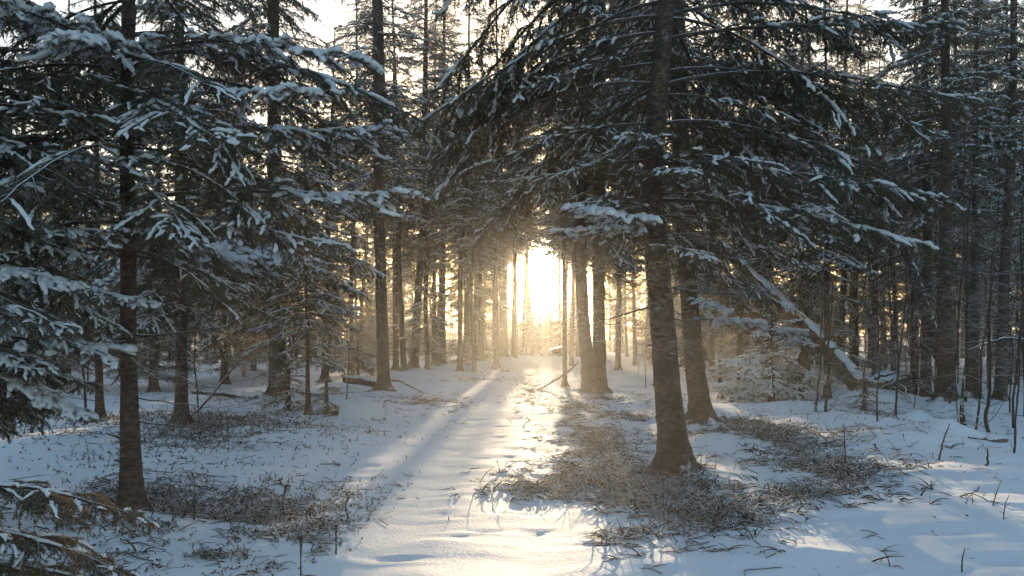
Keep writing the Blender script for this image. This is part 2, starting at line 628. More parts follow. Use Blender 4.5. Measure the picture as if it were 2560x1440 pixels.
# bare, littered patches: px polygon centre ellipses (px, py, rx, ry in photo pixels on the ground) -> metric ellipses
PATCHES = [  # px, py, half width px, half height px, strength
    (560, 1330, 330, 120, 1.0), (300, 1280, 170, 80, .7), (520, 1100, 260, 42, 1.0), (330, 1060, 160, 26, 1.0), (700, 1210, 120, 40, .35),
    (1640, 1240, 210, 75, .85), (1520, 1130, 110, 90, .8), (1800, 1290, 150, 40, .6), (1960, 1130, 210, 70, 1.0), (2100, 1190, 110, 45, .8),
    (1450, 1040, 90, 60, .7), (1330, 985, 40, 45, .55), (1330, 1200, 130, 28, .45), (1050, 1010, 110, 22, .85), (1180, 945, 90, 10, .7),
    (1860, 1070, 110, 25, .8), (1590, 1050, 100, 30, .6), (1240, 925, 60, 6, .6), (640, 1000, 90, 14, .5), (1500, 1000, 110, 18, .8)]


def litter(x, y):
    out = np.zeros_like(x)
    py = HZ + EYE * F / np.maximum(y, .3)
    for px, py0, rx, ry, s in PATCHES:
        Y = depth(py0)
        X = (px - 1280) / F * Y
        a = rx / F * Y
        y0, y1 = depth(py0 + ry), depth(max(py0 - ry, HZ + 12))
        b = (y1 - y0) / 2
        yc = (y0 + y1) / 2
        q = ((x - X) / a) ** 2 + ((y - yc) / b) ** 2
        out = np.maximum(out, s * np.clip(1.35 - q, 0, 1))
    gate = vnoise(x * 1.2 + 3, y * 1.2) * 1.1 + vnoise(x * 3.6, y * 3.6 + 9) * .9 + vnoise(x * 9 + 4, y * 9) * .5
    return np.clip(out * .95, 0, .9) * np.clip(.45 + .25 * (out > .6) + gate * 2.0, 0, 1)


def build_ground():
    ys = [-12.0, -6.0, -2.0, 0.0, 1.0, 1.8, 2.5]
    while ys[-1] < 60:
        ys.append(ys[-1] * 1.0058 + 0.004)
    while ys[-1] < 620:
        ys.append(ys[-1] * 1.09)
    ys = np.array(ys)
    u = np.linspace(-1, 1, 421)
    xs = np.sinh(u * 5.2) / math.sinh(5.2) * 620
    xs = np.sign(u) * (np.abs(u) * 9.0 + (np.abs(xs)) * 1.0)
    X, Y = np.meshgrid(xs, ys)
    Z = ground_z(X, Y)
    lt = litter(X, Y)
    Z += lt * (.05 * vnoise(X * 7 + 3, Y * 7) + .03 * vnoise(X * 17, Y * 17 + 5))
    for sx, sy, r, d, tw in _steps:
        j0, j1 = np.searchsorted(ys, (sy - 3 * r * 1.5, sy + 3 * r * 1.5))
        i0, i1 = np.searchsorted(xs, (sx - 3 * r, sx + 3 * r))
        xx, yy = X[j0:j1, i0:i1], Y[j0:j1, i0:i1]
        dx_, dy_ = xx - sx, yy - sy
        q = ((dx_ * math.cos(tw) + dy_ * math.sin(tw)) / (r * .75)) ** 2 + ((-dx_ * math.sin(tw) + dy_ * math.cos(tw)) / (r * 1.4)) ** 2
        Z[j0:j1, i0:i1] += -d * np.exp(-q ** 1.5) + d * .3 * np.exp(-(np.sqrt(q) - 1.5) ** 2 * 3)
    V = np.stack([X, Y, Z], -1).reshape(-1, 3)
    ny, nx = X.shape
    j, i = np.meshgrid(np.arange(ny - 1), np.arange(nx - 1), indexing='ij')
    b = j * nx + i
    Q = np.stack([b, b + 1, b + nx + 1, b + nx], -1).reshape(-1, 4)
    me = mesh('snow_ground', V, [Q], M_GROUND)
    a = me.attributes.new('litter', 'FLOAT', 'POINT')
    a.data.foreach_set('value', litter(V[:, 0], V[:, 1]).astype(np.float32))
    o = obj('ground', me)
    o['kind'] = 'structure'
    return o


build_ground()

# ------------------------------------------------------------------ bough library (shared meshes)
def bough_set(name, seeds, **kw):
    out = []
    for s in seeds:
        k2 = dict(kw)
        rv = random.Random(s)
        k2['snow'] = kw['snow'] * rv.uniform(.8, 1.25)
        k2['cover'] = min(1.0, kw['cover'] * rv.uniform(.65, 1.35))
        k2['sag'] = kw['sag'] * rv.uniform(.75, 1.3)
        k2['hang'] = kw['hang'] * rv.uniform(.7, 1.2)
        k2['chunk'] = kw.get('chunk', rv.choice((1, 2, 2)))
        w, n, sn = branch_geo(s, **k2)
        out.append((mesh(name + '_wood', *w, M_TWIG), mesh(name + '_needles', *n, M_NEEDLE, False), mesh(name + '_snow', *sn, M_SNOW)))
    return out


# nominal lengths: long 2.2 m, short 1.2 m
NEAR_LONG = bough_set('near_bough', (1, 2, 3, 4, 5, 6), L=2.2, sec_gap=.06, ter_gap=.05, bare=.35, rise=.12, sag=.34, hang=.35, dens=480, nl=.021, nw=.0046, snow=.0175, cover=.6, ter_cover=.3)
NEAR_SHORT = bough_set('near_short_bough', (11, 12, 13), L=1.2, sec_gap=.055, ter_gap=.045, bare=.15, rise=.10, sag=.34, hang=.3, dens=480, nl=.021, nw=.0046, snow=.0185, cover=.62, width=.5, outer=.8, ter_cover=.35)
HERO = bough_set('heavy_bough', (21, 22, 23), L=1.5, sec_gap=.07, ter_gap=.06, bare=.1, rise=.10, sag=.34, hang=.3, dens=480, nl=.022, nw=.0046, snow=.030, cover=.85, width=.45, outer=.5, chunk=1, ter_cover=.7)
HERO_LONG = bough_set('heavy_long_bough', (25, 26, 27), L=2.4, sec_gap=.065, ter_gap=.055, bare=.5, rise=.13, sag=.36, hang=.35, dens=480, nl=.022, nw=.0046, snow=.025, cover=.85, width=.36, outer=1.0, chunk=1, ter_cover=.6)
THICK = bough_set('thick_snow_bough', (28, 29, 30), L=1.6, sec_gap=.095, ter_gap=.085, bare=.12, rise=.10, sag=.34, hang=.3, dens=460, nl=.024, nw=.0052, snow=.046, cover=.9, width=.44, outer=.4, chunk=1, ter_cover=.6)
DARK = bough_set('dark_bough', (35, 36), L=1.2, sec_gap=.042, ter_gap=.035, bare=.1, rise=.14, sag=.42, hang=.35, dens=700, nl=.02, nw=.004, snow=.011, cover=.3, width=.34, ter_cover=.2)
DROOP = bough_set('drooping_bough', (31, 32, 33, 34, 37), L=2.4, sec_gap=.055, ter_gap=.048, bare=.45, rise=.14, sag=.5, hang=.55, dens=460, nl=.021, nw=.0046, snow=.0175, cover=.6, width=.36, ter_cover=.28)
MID = bough_set('mid_bough', (41, 42, 43, 44), L=2.0, sec_gap=.075, ter_gap=.075, bare=.3, rise=.1, sag=.38, hang=.4, dens=150, nl=.030, nw=.0090, snow=.0205, cover=.5, k_snow=4, wood_k=3, outer=.8, ter_cover=.28)
MID_SHORT = bough_set('mid_short_bough', (51, 52, 53), L=1.1, sec_gap=.07, ter_gap=.07, bare=.15, rise=.06, sag=.32, hang=.35, dens=150, nl=.030, nw=.0090, snow=.0215, cover=.52, k_snow=4, wood_k=3, width=.5, outer=.7, ter_cover=.32)
FAR = [branch_geo(s, L=2.0, sec_gap=.13, ter_gap=.16, bare=.2, rise=.08, sag=.36, hang=.5, dens=46, nl=.065, nw=.021, snow=.026, cover=.5, k_snow=4, wood_k=2, ter_cover=.3) for s in (61, 62, 63)]
LEN = {id(NEAR_LONG): 2.2, id(NEAR_SHORT): 1.2, id(HERO): 1.5, id(DARK): 1.2, id(THICK): 1.6, id(HERO_LONG): 2.4, id(DROOP): 2.4, id(MID): 2.0, id(MID_SHORT): 1.1}


def dead_geo(seed, L):
    rng = np.random.default_rng(seed)
    n = 10
    s = np.linspace(0, 1, n)
    main = np.stack([L * s, np.cumsum(rng.normal(0, .02, n)) * L * .6, L * (0.05 * s - .25 * s ** 2 + .22 * s ** 3) + np.cumsum(rng.normal(0, .008, n)) * L], 1)[None]
    main[:, 0] = 0
    m = 9
    si = .25 + .7 * rng.random(m)
    p, t = sample(main, np.zeros(m, int), si)
    an = np.where(rng.random(m) < .5, 1, -1) * (R(45) + rng.normal(0, .25, m))
    d = norm(np.stack([t[:, 0] * np.cos(an) - t[:, 1] * np.sin(an), t[:, 0] * np.sin(an) + t[:, 1] * np.cos(an), rng.normal(0.05, .25, m)], 1))
    l = L * (.12 + .33 * rng.random(m))
    sec = polylines(p, d, l, rng.normal(.1, .2, m), 6, rng, .12)
    i2 = np.repeat(np.arange(m), 4)
    q, qt = sample(sec, i2, .2 + .7 * rng.random(m * 4))
    d2 = norm(qt + rng.normal(0, .6, (m * 4, 3)))
    ter = polylines(q, d2, l[i2] * .35, rng.normal(.1, .2, m * 4), 4, rng, .1)
    return join([tubes(main, (.010 * (1 - s) + .003)[None], 6), tubes(sec, np.full((m, 6), .003) * np.linspace(1, .6, 6)[None], 4), tubes(ter, np.full((m * 4, 4), .0018), 3)])


STUB = mesh('branch_stub', *tubes(np.array([[(0, 0, 0), (.05, .003, .004), (.10, 0, .002)]], float), np.array([[.016, .010, .006]]), 6), M_TWIG)
DEAD = [mesh('dead_bough', *dead_geo(70 + i, 1.2), M_TWIG) for i in range(5)]


# ------------------------------------------------------------------ trees
def trunk_geo(pts, radii, flare=1.0, k=14, seed=0, n=70):
    """pts: list of (x, y, z) local from the base up; radii at them"""
    pts = np.array(pts, float)
    rng = np.random.default_rng(seed)
    z = pts[:, 2]
    zz = np.concatenate([np.linspace(-.25, .6, 12), np.linspace(.7, z[-1], n)]) if z[-1] > 2 else np.linspace(-.05, z[-1], 14)
    # smooth interpolation of the centre line
    cx, cy_ = np.interp(zz, z, pts[:, 0]), np.interp(zz, z, pts[:, 1])
    for _ in range(3):
        cx[1:-1] = (cx[:-2] + 2 * cx[1:-1] + cx[2:]) / 4
        cy_[1:-1] = (cy_[:-2] + 2 * cy_[1:-1] + cy_[2:]) / 4
    rr = np.interp(zz, z, radii)
    rr = rr * (1 + flare * .75 * np.exp(-np.maximum(zz, -.05) / .10) + flare * .18 * np.exp(-np.maximum(zz, 0) / .35))
    P = np.stack([cx, cy_, zz], 1)[None]
    a = np.arange(k)
    ph = rng.random(4) * 6
    lump = np.ones((1, len(zz), k))
    root = np.exp(-np.maximum(zz, 0) / .22)[None, :, None]
    lump = 1 + root * .42 * flare * (np.cos(a / k * 2 * math.pi * 5 + ph[0])[None, None] * .6 + np.cos(a / k * 2 * math.pi * 3 + ph[1])[None, None] * .5) + rng.normal(0, .035, (1, len(zz), k))
    return tubes(P, rr[None], k, 1.0, lump=lump)


def centre(pts, z):
    pts = np.array(pts, float)
    return Vector((float(np.interp(z, pts[:, 2], pts[:, 0])), float(np.interp(z, pts[:, 2], pts[:, 1])), z))


def trunk_r(pts, radii, z):
    return float(np.interp(z, np.array(pts)[:, 2], radii))


def add_bough(root, lib, pos, az, length, pitch, rng, kind='branch', pick=None, roll=None):
    if lib is DEAD:
        me = DEAD[rng.randrange(len(DEAD))]
        b = obj('dead_branch', me, root, pos)
        s = length / 1.2
    else:
        w, n, sn = lib[rng.randrange(len(lib)) if pick is None else pick]
        b = obj('branch', w, root, pos)
        obj('needles', n, b)
        obj('snow', sn, b)
        s = length / LEN[id(lib)]
    b.scale = (s, s * rng.uniform(.85, 1.15) * (1 if rng.random() < .5 else -1), s)
    if lib is DEAD:
        b.scale = (s, s, s)
    b.rotation_euler = Euler((rng.gauss(0, .12) if roll is None else roll, -pitch, az), 'XYZ')
    return b


def crown_profile(z, z0, H, maxlen):
    u = (z - z0) / max(H - z0, .1)
    return maxlen * max(0.08, (1 - u) ** .75) * min(1.0, .65 + u * 3.0)


def far_crown(rng, z0, H, maxlen, gap=.42, per=5, lib=None, cen=None, r=.1):
    """whole crown from coarse boughs -> (wood+needles geo, snow geo)"""
    W, N, S = [], [], []
    z = z0
    while z < H - .1:
        for q in range(per):
            ln = crown_profile(z, z0, H, maxlen) * rng.uniform(.65, 1.15)
            if ln < .12:
                continue
            az = rng.random() * 2 * math.pi
            g = FAR[rng.randrange(len(FAR))]
            c = cen(z) if cen else Vector((0, 0, z))
            m4 = Matrix.Translation(c) @ Euler((rng.gauss(0, .15), -rng.uniform(-.25, .12) , az)).to_matrix().to_4x4() @ Matrix.Scale(ln / 2.0, 4)
            # short boughs keep twig thickness by using only part of the detail
            W.append(place(g[0], m4)); N.append(place(g[1], m4)); S.append(place(g[2], m4))
        z += gap * rng.uniform(.75, 1.25)
    return join(W), join(N), join(S)


def spruce(label, px, py, width_px, pathpts=None, H=9.0, crown=1.5, maxlen=2.0, libs=None, gap=.3, per=4, seed=0, group=None,
           detail_top=None, dead=(0.4, None, 8), Y=None, name='spruce_tree', skip=None, flare=1.0, heroes=(), coarse=True, pitch=(-.2, .1), stretch=(.7, 1.15)):
    rng = random.Random(seed)
    Y = Y or depth(py)
    base = at(px, py, Y)
    base.z = gz(base.x, base.y)
    root = empty(name, base, label, 'tree', group)
    r = width_px / F * Y / 2
    if pathpts:
        pts = [(0, 0, 0)]
        rad = [r]
        for x, y, w in pathpts:
            q = at(x, y, Y)
            pts.append((q.x - base.x, 0, q.z - base.z))
            rad.append(w / F * Y / 2)
        if pts[-1][2] < H:
            d = (pts[-1][0] - pts[-2][0]) / max(pts[-1][2] - pts[-2][2], .1)
            pts.append((pts[-1][0] + d * .5 * (H - pts[-1][2]), 0, H))
            rad.append(max(rad[-1] * .25, .012))
    else:
        lean = rng.gauss(0, .012)
        pts = [(0, 0, 0), (lean * H * .5 + rng.gauss(0, .02), 0, H * .5), (lean * H, 0, H)]
        rad = [r, r * .62, .012]
    me = mesh('spruce_trunk', *trunk_geo(pts, rad, flare, 24 if Y < 15 else 12, seed), M_BARK)
    obj('trunk', me, root)
    top = detail_top or (EYE + (HZ + 60) / F * Y + .3)
    top = min(top, H)
    if libs:
        z = crown
        while z < top - .05:
            for q in range(per):
                az = rng.random() * 2 * math.pi
                ln = crown_profile(z, crown, H, maxlen) * rng.uniform(*stretch)
                if ln < .15:
                    continue
                if skip and skip(z, az, ln):
                    continue
                lib = libs[0] if ln > 1.35 or len(libs) == 1 else libs[1]
                if len(libs) > 2 and rng.random() < .35:
                    lib = libs[2]
                c = centre(pts, z + rng.uniform(-.08, .08))
                add_bough(root, lib, c, az, ln, rng.uniform(*pitch), rng)
            z += gap * rng.uniform(.75, 1.25)
        if coarse and H > top + .5:
            w, n_, s_ = far_crown(rng, top, H, crown_profile(top, crown, H, maxlen), gap=.5, per=4, cen=lambda z: centre(pts, z))
            obj('upper_crown', mesh('upper_crown', *join([w, n_]), M_NEEDLE, False), root)
            obj('upper_snow', mesh('upper_snow', *s_, M_SNOW), root)
    z0, z1, nd = dead
    z1 = z1 or crown
    for _ in range(nd):
        z = rng.uniform(z0, z1)
        c = centre(pts, z)
        add_bough(root, DEAD, c, rng.random() * 2 * math.pi, rng.uniform(.5, 1.3) * min(1.2, maxlen), rng.uniform(-.25, .25), rng)
    if Y < 15 and width_px > 20:
        for _ in range(12):      # broken snags on the lower trunk
            z = rng.uniform(.35, max(crown, 1.5) + 1.0)
            az = rng.random() * 2 * math.pi
            st_ = obj('branch_stub', STUB, root, centre(pts, z) + Vector((math.cos(az), math.sin(az), 0)) * trunk_r(pts, rad, z) * .85)
            st_.rotation_euler = (0, rng.uniform(-.5, .35), az)
            st_.scale = (rng.uniform(.5, 1.6), 1, 1)
    for lib, hz, az, ln, pit in heroes:      # boughs the photograph singles out: height above ground, heading, length, pitch
        add_bough(root, lib, centre(pts, hz), R(az), ln, R(pit), rng, roll=0.0)
    return root


TO_CAM = -90.0     # heading towards the camera


def zof(py, Y):
    return EYE - (py - HZ) / F * Y


N2 = (NEAR_LONG, NEAR_SHORT, DROOP)
M2 = (MID, MID_SHORT)

# --- left foreground spruce
spruce('slim dark spruce with a bare lower trunk standing in the brown undergrowth', 328, 1310, 52,
       [(322, 900, 38), (320, 600, 36), (318, 200, 33), (322, 0, 31)], H=9, crown=2.15, maxlen=2.3, libs=N2, flare=.6, gap=.27, per=4, seed=3,
       dead=(.7, 2.3, 7),
       heroes=[(HERO, zof(190, 6.84), -100, 1.5, 2), (HERO, zof(215, 6.84), -78, 1.45, 4), (HERO_LONG, zof(190, 6.84), -20, 2.3, 8), (DROOP, zof(185, 6.84), 5, 2.7, 8),
               (NEAR_LONG, zof(380, 6.84), 0, 2.3, 4), (NEAR_LONG, zof(540, 6.84), -5, 2.5, 3), (HERO_LONG, zof(330, 6.84), -30, 2.2, 4), (NEAR_LONG, zof(395, 6.84), 180, 1.6, 2),
               (NEAR_LONG, zof(610, 6.84), -15, 2.0, 0)])
spruce('mid spruce with heavily snowed low boughs behind the slim dark trunk', 455, 1090, 30, [(452, 800, 26), (450, 400, 24), (448, 0, 20)],
       H=11, crown=1.75, maxlen=2.1, libs=N2, gap=.27, per=5, seed=5, dead=(.5, 1.8, 8),
       heroes=[(THICK, zof(690, 12.9), -82, 2.2, 6), (THICK, zof(700, 12.9), -52, 2.3, 4), (THICK, zof(665, 12.9), -32, 2.4, 2), (THICK, zof(640, 12.9), -12, 2.4, 0), (HERO_LONG, zof(560, 12.9), -25, 2.5, 0), (THICK, zof(720, 12.9), -112, 1.6, 0)])
spruce('thick trunked spruce with boughs sweeping down to the low bushes', 697, 1000, 46, [(690, 700, 40), (685, 300, 34), (683, 0, 28)],
       H=14, crown=2.1, maxlen=3.0, libs=M2, gap=.3, per=6, seed=8, dead=(.6, 2.1, 8), pitch=(-.35, .0))
spruce('thin young spruce growing between the thick trunk and the path', 770, 1045, 12, None, H=5.5, crown=1.1, maxlen=1.2, libs=(MID_SHORT,), gap=.25, per=5, seed=9, dead=(.3, 1.2, 8))
spruce('thin spruce stem in the shade behind the left foreground trunk', 250, 1050, 20, None, H=10, crown=1.4, maxlen=1.7, libs=M2, gap=.33, per=4, seed=10, dead=(.3, 1.5, 8))
spruce('tall spruce with a long bare trunk flaring at its foot beside the path bend', 960, 985, 32,
       [(952, 700, 28), (945, 500, 27), (951, 250, 26), (944, 0, 25)], H=17, flare=.8, crown=6.2, maxlen=1.8, libs=M2, gap=.4, per=4, seed=12, dead=(1.2, 7, 22))
# --- right foreground pair
spruce('big leaning spruce in front with snow packed round its foot', 1690, 1190, 76,
       [(1672, 1000, 66), (1645, 680, 58), (1628, 480, 52), (1642, 280, 48), (1662, 60, 44), (1672, -150, 40)], H=10.5, flare=.75, crown=2.95, maxlen=3.1, libs=N2, gap=.24, per=5, seed=21, dead=(1.4, 3.2, 12),
       skip=lambda z, az, ln: (math.sin(az) < -.55 and ln > 1.2) or (math.cos(az) < -.2 and z < 4.3 and ln > 1.0), pitch=(-.4, .05),
       heroes=[(THICK, zof(585, 9.2), -138, 1.3, 6), (HERO, zof(600, 9.2), -160, 1.2, 2), (NEAR_SHORT, zof(540, 9.2), -150, 1.0, 8), (NEAR_SHORT, zof(470, 9.2), -80, 1.1, 6), (NEAR_SHORT, zof(420, 9.2), -40, 1.4, 0), (NEAR_SHORT, zof(400, 9.2), -110, 1.2, 6),
               (DROOP, zof(235, 9.2), -8, 3.3, 6), (DROOP, zof(200, 9.2), 8, 3.3, 4), (DROOP, zof(330, 9.2), -3, 3.2, 0), (NEAR_LONG, zof(120, 9.2), -15, 3.0, 2), (DROOP, zof(60, 9.2), -12, 2.8, 4),
               (NEAR_LONG, zof(430, 9.2), -10, 3.2, -4), (NEAR_LONG, zof(520, 9.2), -6, 3.0, -5),
               (DROOP, zof(150, 9.2), 172, 3.0, -10), (DROOP, zof(60, 9.2), 192, 3.1, -14), (DROOP, zof(-60, 9.2), 182, 3.4, -20), (DROOP, zof(-150, 9.2), 176, 3.6, -26), (DROOP, zof(20, 9.2), 165, 3.2, -12), (NEAR_LONG, zof(-120, 9.2), 200, 3.0, -14), (DROOP, zof(230, 9.2), 190, 2.6, -4), (NEAR_LONG, zof(330, 9.2), 184, 2.2, -4), (NEAR_LONG, zof(420, 9.2), 172, 1.6, -4), (DROOP, zof(-230, 9.2), 186, 3.4, -24), (NEAR_SHORT, zof(640, 9.2), -60, .9, 0)])
spruce('second big spruce close behind the leaning one with a flared root foot', 1755, 1075, 54,
       [(1735, 900, 46), (1712, 600, 40), (1700, 300, 42), (1690, 0, 38)], H=13, crown=2.5, maxlen=2.7, libs=(NEAR_LONG, NEAR_SHORT), gap=.28, per=5, seed=23, skip=lambda z, az, ln: z < 3.6 and math.cos(az) < .2, dead=(1.0, 3.6, 14),
       heroes=[(THICK, zof(770, 13.7), -70, 1.1, 0), (THICK, zof(820, 13.7), -40, 1.3, 0), (THICK, zof(480, 13.7), -75, 1.5, 0), (HERO_LONG, zof(540, 13.7), -45, 2.0, -2), (HERO_LONG, zof(430, 13.7), -40, 2.6, 0)])
# --- twin trunk
spruce('left stem of the twin spruces with merged feet right of the path', 1476, 970, 38, [(1466, 880, 33), (1456, 780, 31), (1450, 600, 30), (1456, 350, 28), (1462, 100, 25)], H=18, crown=3.4, maxlen=3.2, libs=M2, gap=.28, per=6, seed=25, Y=23.0, flare=.6, skip=lambda z, az, ln: z < 5.6 and math.cos(az) < .25, dead=(.8, 3.8, 14))
spruce('right stem of the twin spruces with merged feet right of the path', 1499, 972, 38, [(1498, 880, 32), (1497, 780, 31), (1496, 600, 31), (1499, 350, 30), (1503, 100, 26)], H=17.5, crown=3.8, maxlen=3.0, libs=M2, gap=.3, per=5, seed=26, flare=.6, skip=lambda z, az, ln: z < 5.6 and math.cos(az) < .1, dead=(.8, 3.8, 14), Y=23.3)
# --- right side
spruce('tall straight dark spruce trunk at the right with a bare lower half', 2365, 1022, 44, [(2362, 700, 32), (2366, 300, 24), (2362, 0, 18)], H=14, crown=5.2, maxlen=1.7, libs=M2, gap=.33, per=5, seed=31, dead=(1.2, 5.5, 26))
spruce('slightly leaning dark spruce near the right edge with many dead side twigs', 2500, 1005, 26, [(2510, 700, 24), (2530, 380, 20), (2535, 0, 15)], H=14, crown=6, maxlen=1.6, libs=M2, gap=.36, per=5, seed=33, dead=(1.0, 6, 26))
spruce('dark spruce trunk between the tall straight one and the right edge', 2438, 1000, 17, [(2436, 700, 15), (2440, 300, 12)], H=13, crown=5.5, maxlen=1.3, libs=M2, gap=.4, per=4, seed=34, dead=(1.0, 6, 20))
# --- left edge trees standing just outside the frame whose boughs reach in
spruce('spruce at the left frame edge whose snow-thick boughs reach in front of the slim trunk', -190, 1330, 70, None, H=8, crown=1.0, maxlen=1.75, libs=(NEAR_LONG, NEAR_SHORT), gap=.26, per=4, seed=41, dead=(.4, 1.2, 4), Y=6.3,
       heroes=[(HERO_LONG, zof(740, 6.3), 5, 1.75, 6), (HERO, zof(700, 6.3), -18, 1.5, 2), (HERO_LONG, zof(790, 6.3), -8, 1.6, 0), (HERO, zof(870, 6.3), 0, 1.55, 0), (HERO, zof(500, 6.3), -25, 1.3, 0), (HERO, zof(940, 6.3), 0, 1.3, -4),
               (NEAR_LONG, zof(480, 6.3), 0, 1.9, 2), (NEAR_LONG, zof(420, 6.3), 0, 1.9, 2), (NEAR_LONG, zof(330, 6.3), 0, 1.9, 4), (NEAR_LONG, zof(250, 6.3), 0, 2.0, 6), (NEAR_LONG, zof(600, 6.3), 0, 1.7, 2)])
spruce('young spruce at the bottom left edge with one dark drooping bough over the snow', -260, 1500, 40, None, H=3.0, crown=.6, maxlen=1.0, libs=(NEAR_SHORT,), gap=.3, per=3, seed=43, dead=(.1, .5, 3), Y=3.6,
       skip=lambda z, az, ln: True, coarse=False,
       heroes=[(DARK, .92, 8, 1.0, 8), (DARK, .74, -4, 1.02, 6), (DARK, .58, 12, .95, 4)])

# --- named mid-distance trunks along the track
named_mid = [
    ('thin spruce stem just right of the tall bare trunk', 990, 925, 15, [(988, 700, 13), (985, 400, 12)], 15, 4.5, 1.5, 6),
    ('spruce trunk leaning slightly right beyond the tall bare trunk', 1034, 925, 24, [(1042, 800, 20), (1056, 560, 18), (1062, 300, 15)], 22, 5.2, 3.0, 12),
    ('straight spruce trunk in the middle of the row left of the track', 1104, 915, 22, [(1105, 700, 17), (1108, 450, 15)], 22, 5.0, 3.0, 12),
    ('spruce with low snowy skirts at the inner side of the track bend', 1192, 908, 16, None, 15, 2.2, 2.2, 4),
    ('spruce with a rusty lit foot at the end of the left row', 1259, 903, 22, None, 19, 4.5, 2.2, 8),
    ('spruce at the far end of the track under the sun', 1326, 890, 16, None, 6.2, 1.8, 1.4, 6),
]
for i, (lb, px, py, w, pp, H, cr, ml, nd) in enumerate(named_mid):
    spruce(lb, px, py, w, pp, H=H, crown=cr, maxlen=ml, libs=M2, gap=.33, per=5, seed=60 + i, dead=(1.0, max(cr, 2), nd), group=None)

# --- understorey spruces
under = [
    ('small bushy spruce hugging the snow below the thick trunk', 720, 1035, 1.0, .05, .75), ('low dark spruce bush beside the snow-capped stone', 815, 1040, .95, .05, .6),
    ('small snowy sapling spruce right of the second big trunk', 1800, 990, 1.25, .3, .75),
    ('bushy young spruce beneath the right crown', 2085, 955, 3.4, .6, 1.5), ('tangled young spruce beyond the leaning dead trunk', 2215, 925, 2.4, .4, 1.2),
    ('tiny white-capped spruce sapling by the right snow hump', 2408, 1092, .85, .12, .38), ('low snowy spruce at the foot of the leaning dead trunk', 2160, 1030, .8, .05, .6),
    ('young spruce filling the shade left of the mid trunk', 375, 975, 4.5, .5, 1.7),
    ('young spruce beyond the thick trunk on the left', 610, 950, 4.5, .6, 1.7), ('young spruce with sunlit tips beside the thin far stem', 895, 945, 2.2, .5, 1.8),
    ('bushy young spruce behind the left edge boughs', 100, 975, 5.0, .5, 1.9), ('low spruce bush between the row trunks', 1150, 915, 2.2, .2, 1.2), ('low snowy spruce near the end of the row', 1215, 908, 1.6, .1, 1.1),
('young spruce in the dark stand at the right edge', 2540, 960, 4.5, .7, 1.6),
]
spruce('young spruce with thick white sprays behind the big pair', 1930, 1000, 14, None, H=2.9, crown=.3, maxlen=1.6, libs=(THICK,), gap=.22, per=5, seed=88, dead=(.1, .4, 1), name='young_spruce', flare=.4, coarse=False, detail_top=2.0, stretch=(.4, 1.35), pitch=(-.35, .25))
for i, (lb, px, py, H, cr, ml) in enumerate(under):
    nearby = depth(py) < 16
    spruce(lb, px, py, 14 if depth(py) < 22 else 8, None, H=H, crown=cr, maxlen=ml, libs=(THICK,) if 'tiny white' in lb or 'small snowy' in lb else (NEAR_SHORT,) if nearby else (MID_SHORT,) if ml < 1.3 else M2, gap=.16 if H < 1.5 else .24, per=5, seed=90 + i,
           dead=(.1, .4, 1), name='young_spruce', flare=.4, coarse=False, detail_top=H)

fill = [
    ('spruce with fine snowy twigs in the shade right of the second big trunk', 1850, 965, 9.5, 2.2, 2.2, 16), ('dark spruce under the middle of the right crown', 2003, 992, 10, 3.2, 2.1, 14),
    ('dark spruce behind the two slanting young stems', 2068, 1000, 11, 3.4, 2.0, 17), ('spruce behind the leaning dead trunk', 2140, 930, 12, 2.4, 2.4, 16), ('spruce closing the gap left of the tall straight trunk', 2290, 960, 12, 2.4, 2.0, 14),
    ('spruce in the deep shade beyond the left edge boughs', 60, 985, 11, .9, 2.4, 18), ('spruce in the deep shade between the two left trunks', 385, 980, 12, 1.3, 2.4, 18), ('spruce in the deep shade right of the mid left trunk', 560, 960, 12, 1.3, 2.4, 16),
    ('spruce with drooping skirts left of the tall bare trunk', 812, 950, 13, 3.6, 2.4, 17), ('thin spruce between the leaning and second big trunks', 1730, 930, 13, 2.0, 2.2, 14),
]
for i, (lb, px, py, H, cr, ml, w) in enumerate(fill):
    spruce(lb, px, py, w, None, H=H, crown=cr, maxlen=ml, libs=M2, gap=.33, per=5, seed=170 + i, dead=(.4, max(cr, 1.2), 10))

# ------------------------------------------------------------------ far forest: whole trees sharing crown meshes
rngf = random.Random(77)
far_protos = []
for i in range(9):
    H = (13, 15, 12, 16, 14, 9, 11, 18, 17)[i]
    c0 = (1.6, 2.8, 1.0, 4.0, 2.0, .5, 1.2, 7.0, 6.0)[i]
    ml = (2.3, 2.4, 2.1, 2.3, 2.5, 1.9, 1.6, 2.8, 2.7)[i]
    w, n_, s_ = far_crown(rngf, c0, H, ml, gap=.37, per=5)
    rad = .118
    t = trunk_geo([(0, 0, 0), (rngf.gauss(0, .07), rngf.gauss(0, .07), H * .25), (rngf.gauss(0, .12), rngf.gauss(0, .12), H * .5), (0, 0, H)], [rad, rad * .82, rad * .6, .02], .7, 8, i, 24)
    dw = []
    for q in range(34):
        z = rngf.uniform(.5 if i < 7 else c0 - .6, c0 + 2.5)
        m4 = Matrix.Translation((0, 0, z)) @ Euler((0, rngf.uniform(-.2, .3), rngf.random() * 6.28)).to_matrix().to_4x4() @ Matrix.Scale(rngf.uniform(.5, 1.2), 4)
        dw.append(place(dead_geo(200 + q % 3, 1.2), m4))
    far_protos.append((mesh('far_trunk', *t, M_BARK), mesh('far_crown', *join([w, n_]), M_NEEDLE, False), mesh('far_snow', *s_, M_SNOW), mesh('far_dead_twigs', *join(dw), M_TWIG)))


def corridor_clear(x, y, ground_pts):
    """True when a tree at (x, y) would not stand in the sun's way to any of the sunlit spots"""
    for gx, gy, hw in ground_pts:
        t = y - gy
        if t > 0 and abs(x - (gx + t * math.tan(SUN_AZ))) < hw:
            return False
    return True


